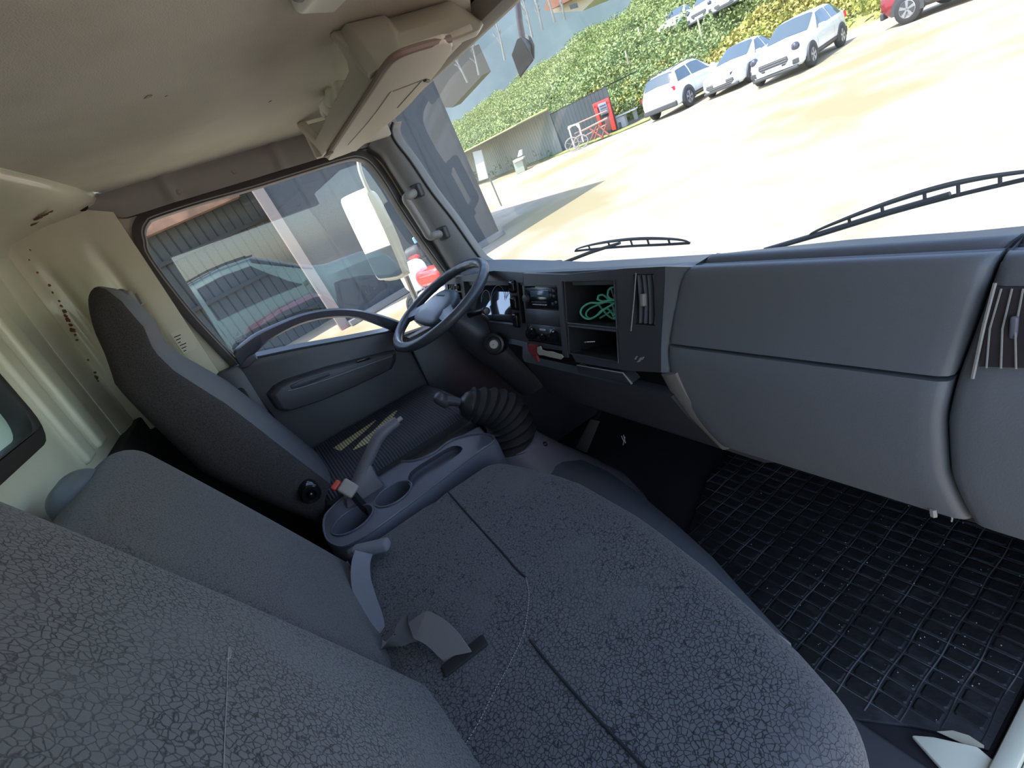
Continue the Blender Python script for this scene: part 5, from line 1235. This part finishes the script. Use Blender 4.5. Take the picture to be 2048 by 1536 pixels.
def make_car(name, lab, ctr, heading, spec, paint, group=None):
    """spec: L, H, halfwidth, wheel r, profile tables along x (0 = rear, 1 = front)"""
    L, H, Wd, wr_ = spec['L'], spec['H'], spec['W'], spec['r']
    frm = OUT @ Matrix.Translation(ctr) @ Matrix.Rotation(heading, 4, 'Z') @ Matrix.Translation(Vector((-L / 2, 0, 0)))
    t = thing(name, lab, 'car', frame=frm, group=group)
    zb, belt, top_, wd, wtop = (spec[k] for k in ('bottom', 'belt', 'top', 'plan', 'roofw'))
    def sec(s):
        b, be, to, w_, wt_ = interp(zb, s), interp(belt, s) * H, interp(top_, s) * H, interp(wd, s) * Wd, interp(wtop, s) * Wd
        be = min(be, to - .001)
        return [(0., b), (w_ * .86, b), (w_ * .98, b + .10), (w_, b + (be - b) * .45), (w_ * .985, b + (be - b) * .75), (w_ * .94, be), (lerp(w_ * .94, wt_, .5), lerp(be, to, .5)), (wt_, lerp(be, to, .88)), (wt_ * .82, to - .01 * (to - be > .02)), (0., to + .02)]
    N = 64; rings = []
    for i in range(N + 1):
        s = i / N; P = sec(s); P = [(p[0], p[1]) for p in P]; rings.append([Vector((s * L, y, z)) for y, z in P] + [Vector((s * L, -y, z)) for y, z in P[-2:0:-1]])
    body = MB().loft(rings).build('body', paint, t, frame=frm, ang=45)
    def surf(s, u, side, o_=.012):
        P = sec(s); u = u * (len(P) - 1); k = min(int(u), len(P) - 2); y = lerp(P[k][0], P[k + 1][0], u - k); z = lerp(P[k][1], P[k + 1][1], u - k)
        return Vector((s * L, (y + o_ * .8) * side, z + (o_ if k >= 6 else 0)))
    def patch(nm_, m, s0, s1, u0, u1, side, o_=.012, taper=(0, 0), nu=10, nv=6):
        g = MB().grid(lambda a, b: surf(lerp(s0 + taper[0] * b, s1 - taper[1] * b, a), lerp(u0, u1, b), side, o_), nu, nv); return g.build(nm_, m, t, frame=frm, ang=50)
    def band(nm_, m, s0, s1, umax, o_=.014):
        g = MB().grid(lambda a, b: surf(lerp(s0, s1, a), 1 - abs(2 * b - 1) * (1 - umax), 1 if b > .5 else -1, o_), 10, 16); return g.build(nm_, m, t, frame=frm, ang=50)
    sw_, sr_, sb_, se_ = spec['ws'], spec['rf'], spec['rb'], spec['rw']   # cowl, roof front, roof rear, rear glass foot
    band('windscreen', M['car_glass'], sr_ + .005, sw_ - .012, .80)
    band('rear_window', M['car_glass'], se_ + .01, sb_ - .005, .80)
    for sd__ in (1, -1):
        mid = (sr_ + sb_) / 2
        patch('side_window', M['car_glass'], mid + .01, sw_ - .07, .575, .76, sd__, taper=(0, (sw_ - sr_) * .65))
        patch('side_window', M['car_glass'], se_ + .075, mid - .008, .575, .76, sd__, taper=((sb_ - se_) * .45, 0))
        for nm_, s0, s1 in (('door_seam', mid, mid + .002), ('door_seam', sw_ - .035, sw_ - .033)): patch(nm_, M['car_trim'], s0, s1, .2, .56, sd__, .004, nu=1, nv=5)
        patch('sill_cladding', M['car_trim'], .1, .92, .10, .26 if spec.get('clad') else .2, sd__, .01)
        m_ = MB(); m_.rbox((sw_ * L - .32, sd__ * (Wd + .09), interp(belt, sw_) * H + .08), (.12, .2, .14), .045, 3); m_.build('door_mirror', paint, t, frame=frm)
        for sx in spec['wheels']:
            x = sx * L; ar_ = MB(); rr_ = wr_ * 1.2
            ring = [(x + rr_ * math.cos(a), z) for a in [math.radians(q) for q in range(-15, 196, 12)] for z in [wr_ + rr_ * math.sin(a)]]
            w_ = interp(wd, sx) * Wd
            ar_.prism([Vector((a, sd__ * (w_ - .06), max(.14, b))) for a, b in ring], (0, sd__ * .075, 0)); ar_.build('wheel_arch', M['car_trim'], t, frame=frm)
            wheel(t, x, sd__ * (w_ - .075), wr_, sd__, frm)
        # head and tail lamps wrapped on the corners
        h0, h1 = spec['lampz']; g = MB().grid(lambda a, b: Vector((L * (1 - .012 - .075 * (1 - b) ** 1.5 * spec.get('lampl', 1)) + .02, sd__ * Wd * lerp(interp(wd, .97), .50, b), lerp(h0, h1, a) + .05 * (1 - b))), 4, 6, (.012, 0, 0)); 
        if spec.get('round'): g = MB().rbox((L - .19, sd__ * Wd * .72, .81), (.26, .24, .26), .115, 5)
        g.build('head_lamp', M['lamp'], t, frame=frm, ang=60)
        h0, h1 = spec['tailz']; g = MB().grid(lambda a, b: Vector((L * .018 + .05 * (1 - b) ** 2 - .035, sd__ * Wd * lerp(.93, .62, b), lerp(h0, h1, a))), 4, 6, (-.012, 0, 0)); g.build('tail_lamp', M['lamp_red'], t, frame=frm, ang=60)
        if spec is not saloon: m_ = MB(); m_.rbox((L - .02, sd__ * Wd * .74, .42), (.05, .20, .15), .03, 3); m_.build('fog_lamp_surround', M['car_trim'], t, frame=frm)
    gz0, gz1, gw = spec['grille']
    m_ = MB(); m_.prism([Vector((L + .004, y * Wd, z)) for y, z in ((-gw, gz1), (gw, gz1), (gw * 1.05, (gz0 + gz1) / 2), (gw * .8, gz0), (-gw * .8, gz0), (-gw * 1.05, (gz0 + gz1) / 2))], (.02, 0, 0)); gr = m_.build('grille', M['car_trim'], t, frame=frm, bevel=.008)
    for k in range(3): MB().box((L + .02, -gw * Wd * .95, lerp(gz0, gz1, (k + .7) / 3.4)), (L + .03, gw * Wd * .95, lerp(gz0, gz1, (k + .7) / 3.4) + .012)).build('bar', M['rim'], gr, frame=frm)
    pl_ = MB().box((L + .022, -.26, spec['platez']), (L + .034, .26, spec['platez'] + .11)).build('number_plate', M['white'], t, frame=frm, bevel=.003)
    if spec.get('plate'):
        m_ = MB()
        for k, w_ in enumerate(spec['plate']):
            if w_: 
                for j in range(2): m_.box((L + .034, .20 - k * .042 - .012 * j, spec['platez'] + .03), (L + .037, .20 - k * .042 - .012 * j - .006, spec['platez'] + .085))
                m_.box((L + .034, .20 - k * .042 - .018, spec['platez'] + .052), (L + .037, .20 - k * .042, spec['platez'] + .058))
        m_.build('plate_characters', M['seam'], pl_, frame=frm)
    MB().box((-.03, -.26, .62), (-.012, .26, .73)).build('number_plate', M['white'], t, frame=frm, bevel=.003)
    MB().rbox((.03, 0, .42), (.12, Wd * 1.8, .22), .05, 3).build('rear_bumper', M['car_trim'], t, frame=frm)
    MB().rbox((L - .05, 0, .25), (.14, Wd * 1.6, .09), .03, 3).build('front_lip', M['car_trim'], t, frame=frm)
    if spec.get('rails'):
        for sd__ in (1, -1): MB().tube([Vector((lerp(sb_, sr_, k / 6) * L, sd__ * interp(wtop, .5) * Wd * .9, interp(top_, lerp(sb_, sr_, k / 6)) * H + .045)) for k in range(7)], .02, 6).build('roof_rail', M['car_trim'], t, frame=frm)
    return t
crossover = dict(L=4.19, H=1.54, W=.90, r=.34, bottom=[(0, .42), (.06, .27), (.93, .24), (1, .32)], belt=[(0, .62), (.04, .68), (.3, .65), (.68, .62), (.9, .545), (.97, .50), (1, .38)], top=[(0, .62), (.04, .74), (.14, .93), (.22, .985), (.42, 1.), (.52, .975), (.70, .70), (.78, .655), (.9, .60), (.97, .53), (1, .42)],
    plan=[(0, .80), (.05, .94), (.2, 1), (.8, 1), (.93, .95), (.98, .82), (1, .68)], roofw=[(0, .70), (.1, .66), (.5, .66), (.68, .74), (1, .60)], ws=.72, rf=.52, rb=.16, rw=.04, wheels=(.19, .81), lampz=(.66, .86), tailz=(.80, 1.0), grille=(.42, .66, .50), platez=.36, clad=True, plate=[1, 1, 0, 1, 1, 0, 1, 1], lampl=1.6, round=True)
saloon = dict(L=4.5, H=1.46, W=.89, r=.33, bottom=[(0, .38), (.06, .22), (.93, .20), (1, .28)], belt=[(0, .60), (.1, .66), (.3, .64), (.68, .60), (.9, .52), (.97, .45), (1, .34)], top=[(0, .66), (.1, .69), (.14, .72), (.30, .955), (.42, 1.), (.50, .98), (.70, .70), (.76, .645), (.9, .57), (.97, .49), (1, .38)],
    plan=[(0, .80), (.05, .94), (.2, 1), (.8, 1), (.93, .95), (.98, .82), (1, .68)], roofw=[(0, .72), (.3, .62), (.5, .64), (.68, .74), (1, .60)], ws=.72, rf=.50, rb=.30, rw=.14, wheels=(.20, .80), lampz=(.60, .70), tailz=(.80, .92), grille=(.30, .52, .62), platez=.40, plate=None, lampl=2.2)
suv = dict(L=4.6, H=1.74, W=.95, r=.40, bottom=[(0, .42), (.06, .30), (.93, .28), (1, .36)], belt=[(0, .56), (.04, .64), (.3, .64), (.68, .60), (.9, .56), (.97, .53), (1, .40)], top=[(0, .60), (.03, .72), (.09, .93), (.16, .975), (.42, 1.), (.53, .97), (.70, .70), (.76, .655), (.9, .62), (.97, .57), (1, .45)],
    plan=[(0, .84), (.05, .95), (.2, 1), (.8, 1), (.93, .95), (.98, .84), (1, .7)], roofw=[(0, .72), (.1, .70), (.5, .68), (.68, .74), (1, .60)], ws=.72, rf=.53, rb=.11, rw=.02, wheels=(.19, .81), lampz=(.74, .92), tailz=(.92, 1.08), grille=(.5, .7, .6), platez=.45, clad=True, rails=True, lampl=1.2)
def place(rf_, lf_, spec, front=True):
    """car centre and heading from the ground points of the two nearest wheels on one axle (as seen: left, right)"""
    a, b = G(*rf_), G(*lf_); a.z = b.z = 0; mid = (a + b) / 2; ax_ = (b - a).normalized()
    h = Vector((ax_.y, -ax_.x, 0)) if front else Vector((-ax_.y, ax_.x, 0))
    return mid, h
# crossover facing the camera, SUV showing its tail, saloon between them
A0, A1 = G(1520, 172), G(1628, 132); A2 = G(1686, 92)
mid = (A0 + A1) / 2; side = A1 - A2; side.z = 0; hd_ = math.atan2(side.y, side.x)
fw = Vector((math.cos(hd_), math.sin(hd_), 0)); c3 = mid - fw * (crossover['L'] * .31); c3.z = 0
make_car('car', 'white crossover with round headlamps facing the truck, rightmost of the white row', c3, hd_, crossover, M['car_white'])
s0_, s1_ = G(1330, 238), G(1378, 214); tr = s1_ - s0_; tr.z = 0; trn = tr.normalized()
hd1 = math.radians(96)
fw = Vector((math.cos(hd1), math.sin(hd1), 0)); rt_ = Vector((fw.y, -fw.x, 0))
rw_ = G(1379, 214); c1_ = rw_ + fw * (suv['L'] * .31) - rt_ * .83; c1_.z = 0
make_car('car', 'white sport utility car showing its tail lamps, leftmost of the parked row', c1_, hd1, suv, M['car_white'])
q0 = G(1422, 205); q1_ = G(1487, 172); hd2 = hd_ + math.radians(2)
fw = Vector((math.cos(hd2), math.sin(hd2), 0)); rt_ = Vector((fw.y, -fw.x, 0))
c2_ = G(1500, 165) - fw * (saloon['L'] * .30) + rt_ * .75; c2_.z = 0
make_car('car', 'white saloon with slim headlamps parked between the two other white cars', c2_, hd2, saloon, M['car_white'])
for (px, py), hd__, sp_, lb in (((1362, 66), hd_ + .15, saloon, 'white car on the upper slope, lowest of the three behind the brambles'), ((1425, 40), hd_ + .15, crossover, 'white car on the upper slope, middle of the three behind the brambles'), ((1478, 15), hd_ + .15, saloon, 'white car on the upper slope, highest of the three and cut by the top edge')):
    p = hill_hit(px, py); make_car('car', lb, p + Vector((0, 0, .05)), hd__, sp_, M['car_white'])
p4 = G(1880, 28); p4.z = 0
make_car('car', 'dark red car with grey cladding cut by the top edge of the picture', p4 + Vector((.6, 1.2, 0)), hd_ + math.radians(70), suv, mat('dark_red_car_paint', (.30, .03, .04), .25, coat=1.))

# far background above the slope: long pale hall sheet with haze in its colour, house with red roof, bare trees
H0 = GD(905, 130, 60); H1 = GD(1085, 10, 62)
hl_ = thing('pale_haze_hall', 'long pale blue-grey hall roof coloured as hillside haze beyond the top of the green slope', 'building', tuple(OUT @ H0))
q = [GD(800, 420, 110), GD(1060, 330, 110), GD(1290, 110, 110), GD(1270, -80, 110), GD(800, -80, 110)]
omesh(MB().prism(q, (0, 1.2, 0)), 'wall', noise_mat('pale_haze_sheet', (.34, .39, .42), (.27, .32, .35), .15, rough=.5), hl_)  # bluish haze over the hilltop put into the sheet colour
hq = thing('house', 'cream house with red tiled roof beyond the hilltop', 'house', tuple(OUT @ GD(1140, 18, 48)))
omesh(MB().prism([GD(a, b, 48) for a, b in ((1102, 26), (1165, 22), (1190, -2), (1180, -30), (1098, -10))], (0, 3, 0)), 'wall', mat('house_cream', (.6, .52, .42), .8), hq)
omesh(MB().prism([GD(a, b, 47) for a, b in ((1088, 20), (1096, 22), (1140, 0), (1200, -25), (1170, -50), (1095, -8))], (0, 3.5, 0)), 'roof', mat('house_red_roof', (.45, .2, .13), .8), hq)
omesh(MB().prism([GD(a, b, 46.6) for a, b in ((1138, 10), (1150, 6), (1153, 16), (1141, 19))], (0, .2, 0)), 'window', M['car_glass'], hq)
bh = thing('brown_wall', 'brown-grey gable wall half hidden behind the hedge by the warehouse', 'building', tuple(OUT @ GD(920, 150, 38)))
omesh(MB().prism([GD(a, b, 78) for a, b in ((850, 140), (868, 215), (905, 215), (965, 150), (940, 95), (880, 110))], (0, 1.5, 0)), 'wall', mat('brown_grey_wall', (.17, .145, .13), .9), bh)
def tree(px, py, top_, k_):
    p = GD(px, py, 40); t_ = GD(*top_, 40); h = (t_ - p).length; d = (t_ - p).normalized(); m_ = MB(); m_.tube([p, p.lerp(t_, .5) + Vector((.1, 0, 0)), t_], [.08, .05, .02], 6)
    for j in range(9):
        a = p.lerp(t_, .25 + j * .08); v = (d + Vector((random.uniform(-.8, .8), random.uniform(-.5, .5), random.uniform(-.2, .5)))).normalized(); l_ = h * random.uniform(.15, .35); b = a + v * l_
        m_.tube([a, a.lerp(b, .5) + Vector((0, 0, .1)), b], [.03, .02, .01], 4)
        for q_ in range(2): c_ = a.lerp(b, .6); m_.tube([c_, c_ + (v + Vector((random.uniform(-.6, .6), 0, random.uniform(-.6, .6)))).normalized() * l_ * .4], [.02, .008], 3)
    ORD = ['leftmost', 'second from the left', 'third from the left', 'middle one', 'third from the right', 'second from the right', 'rightmost']
    o = tag(omesh(m_, 'bare_tree', mat('pale_bark', (.25, .24, .22), .8)), ORD[k_] + ' of the slender bare trees at the top of the green slope', 'tree', 'bare trees on the hilltop')
for a in ((935, 165, (900, 100), 0), (958, 150, (935, 60), 1), (1010, 120, (985, 20), 2), (1065, 75, (1040, -20), 3), (1085, 60, (1062, -30), 4), (1110, 45, (1085, -30), 5), (1130, 40, (1112, -30), 6)): tree(*a)

# motorcycles parked beyond the side mirror
def motorcycle(lab, base, heading, cowl, tank, sc=1.):
    frm = OUT @ Matrix.Translation(base) @ Matrix.Rotation(heading, 4, 'Z') @ Matrix.Scale(sc, 4)
    t = thing('motorcycle', lab, 'motorcycle', frame=frm)
    for x in (-.68, .68):
        MB().tube([Vector((x + .27 * math.cos(k * math.pi / 12), 0, .31 + .27 * math.sin(k * math.pi / 12))) for k in range(24)], .055, 8, closed=True).build('tyre', M['tyre'], t, frame=frm)
        m_ = MB(); m_.cyl((x, -.06, .31), (x, .06, .31), .06)
        for k in range(6): m_.tube([Vector((x, 0, .31)), Vector((x + .24 * math.cos(k * 1.05), 0, .31 + .24 * math.sin(k * 1.05)))], .012, 4)
        m_.build('wheel_rim', M['rim'], t, frame=frm)
    MB().tube([(.68, .08, .31), (.42, .08, .85), (.38, .08, .98)], .025, 8).tube([(.68, -.08, .31), (.42, -.08, .85), (.38, -.08, .98)], .025, 8).build('fork', M['chrome'], t, frame=frm)
    MB().rbox((0, 0, .42), (.5, .32, .36), .07, 4).build('engine', M['car_trim'], t, frame=frm)
    MB().rbox((.08, 0, .80), (.55, .30, .24), .10, 4).build('tank', tank, t, frame=frm)
    MB().rbox((-.48, 0, .80), (.62, .26, .12), .05, 4).build('saddle', M['black'], t, frame=frm)
    MB().rbox((-.72, 0, .92), (.34, .20, .14), .05, 4).build('tail_cowl', cowl, t, frame=frm)
    MB().rbox((.45, 0, .86), (.34, .40, .42), .13, 5).build('front_fairing', cowl, t, frame=frm)
    MB().rbox((.15, 0, .50), (.55, .44, .30), .09, 4).build('belly_fairing', cowl, t, frame=frm)
    MB().tube([(.36, -.36, 1.02), (.40, 0, 1.04), (.36, .36, 1.02)], .018, 8).build('handlebar', M['black'], t, frame=frm)
    for s in (1, -1):
        MB().tube([(.40, s * .22, 1.05), (.42, s * .3, 1.24)], .01, 6).build('mirror_stem', M['black'], t, frame=frm)
        MB().rbox((.42, s * .32, 1.28), (.03, .14, .09), .014, 3).build('mirror_head', mat('sky_reflection_blue', (.25, .5, .75), .3), t, frame=frm)  # blue of the reflected sky painted on the mirror heads
    return t
g1 = G(866, 600); g1.z = 0
RedP = mat('motorcycle_red', (.7, .05, .04), .3, coat=1.)
mB = GD(860, 520, 7.6); mB.z = 0
motorcycle('white-fairing motorcycle with red tank parked outside beyond the side mirror', mB, math.radians(200), M['white'], RedP, 1.1)
mC = GD(838, 545, 10.5); mC.z = 0
motorcycle('darker motorcycle standing behind the white-fairing one', mC, math.radians(150), M['car_trim'], RedP, 1.0)

# truck body added behind the cab to block sun through the rear window
cb = thing('sun_block_cargo_box', 'white truck cargo box added behind the cab rear window to block the sun', 'truck body', (0, -2.5, 0))
MB().box((-1.05, -5.2, -.3), (1.05, -.70, 2.1)).build('box', mat('cargo_white', (.8, .84, .78), .5), cb, bevel=.02)
MB().box((-.45, -5.2, -.55), (.45, -.5, -.3)).build('chassis', M['black'], cb)
# vehicles standing on the open passenger side, mirrored in the driver window
mx = -.905
def MD(px, py, xx):
    p = U(px, py, x=mx - xx); return OUTI @ Vector((mx + xx, p.y, p.z))
vb = MD(545, 640, 4.9); vb.z = 0
make_car('car', 'maroon car on the open passenger side, seen mirrored in the driver window', vb + Vector((.9, .2, 0)), math.radians(185), crossover, mat('maroon_car_paint', (.5, .03, .07), .25, coat=1.))
tv = MD(470, 480, 8.5); tv.z = 0
van = dict(suv); van.update(L=5.4, H=2.5, W=1.0)
make_car('van', 'pale teal van on the open passenger side, seen mirrored in the driver window', tv + Vector((1.5, 0, 0)), math.radians(100), van, mat('teal_van_paint', (.45, .72, .68), .35, coat=1.))

# grey wall and hedge behind the truck, which the side mirror shows
mwl = thing('rear_yard_wall', 'dark grey wall at the rear of the yard, seen only in the side mirror', 'wall', frame=OUT)
omesh(MB().prism([(-26, -24, 0), (2, -26, 0), (2, -26.4, 0), (-26, -24.4, 0)], (0, 0, 3.0)), 'wall_panel', mat('rear_wall_grey', (.09, .1, .1), .8), mwl)
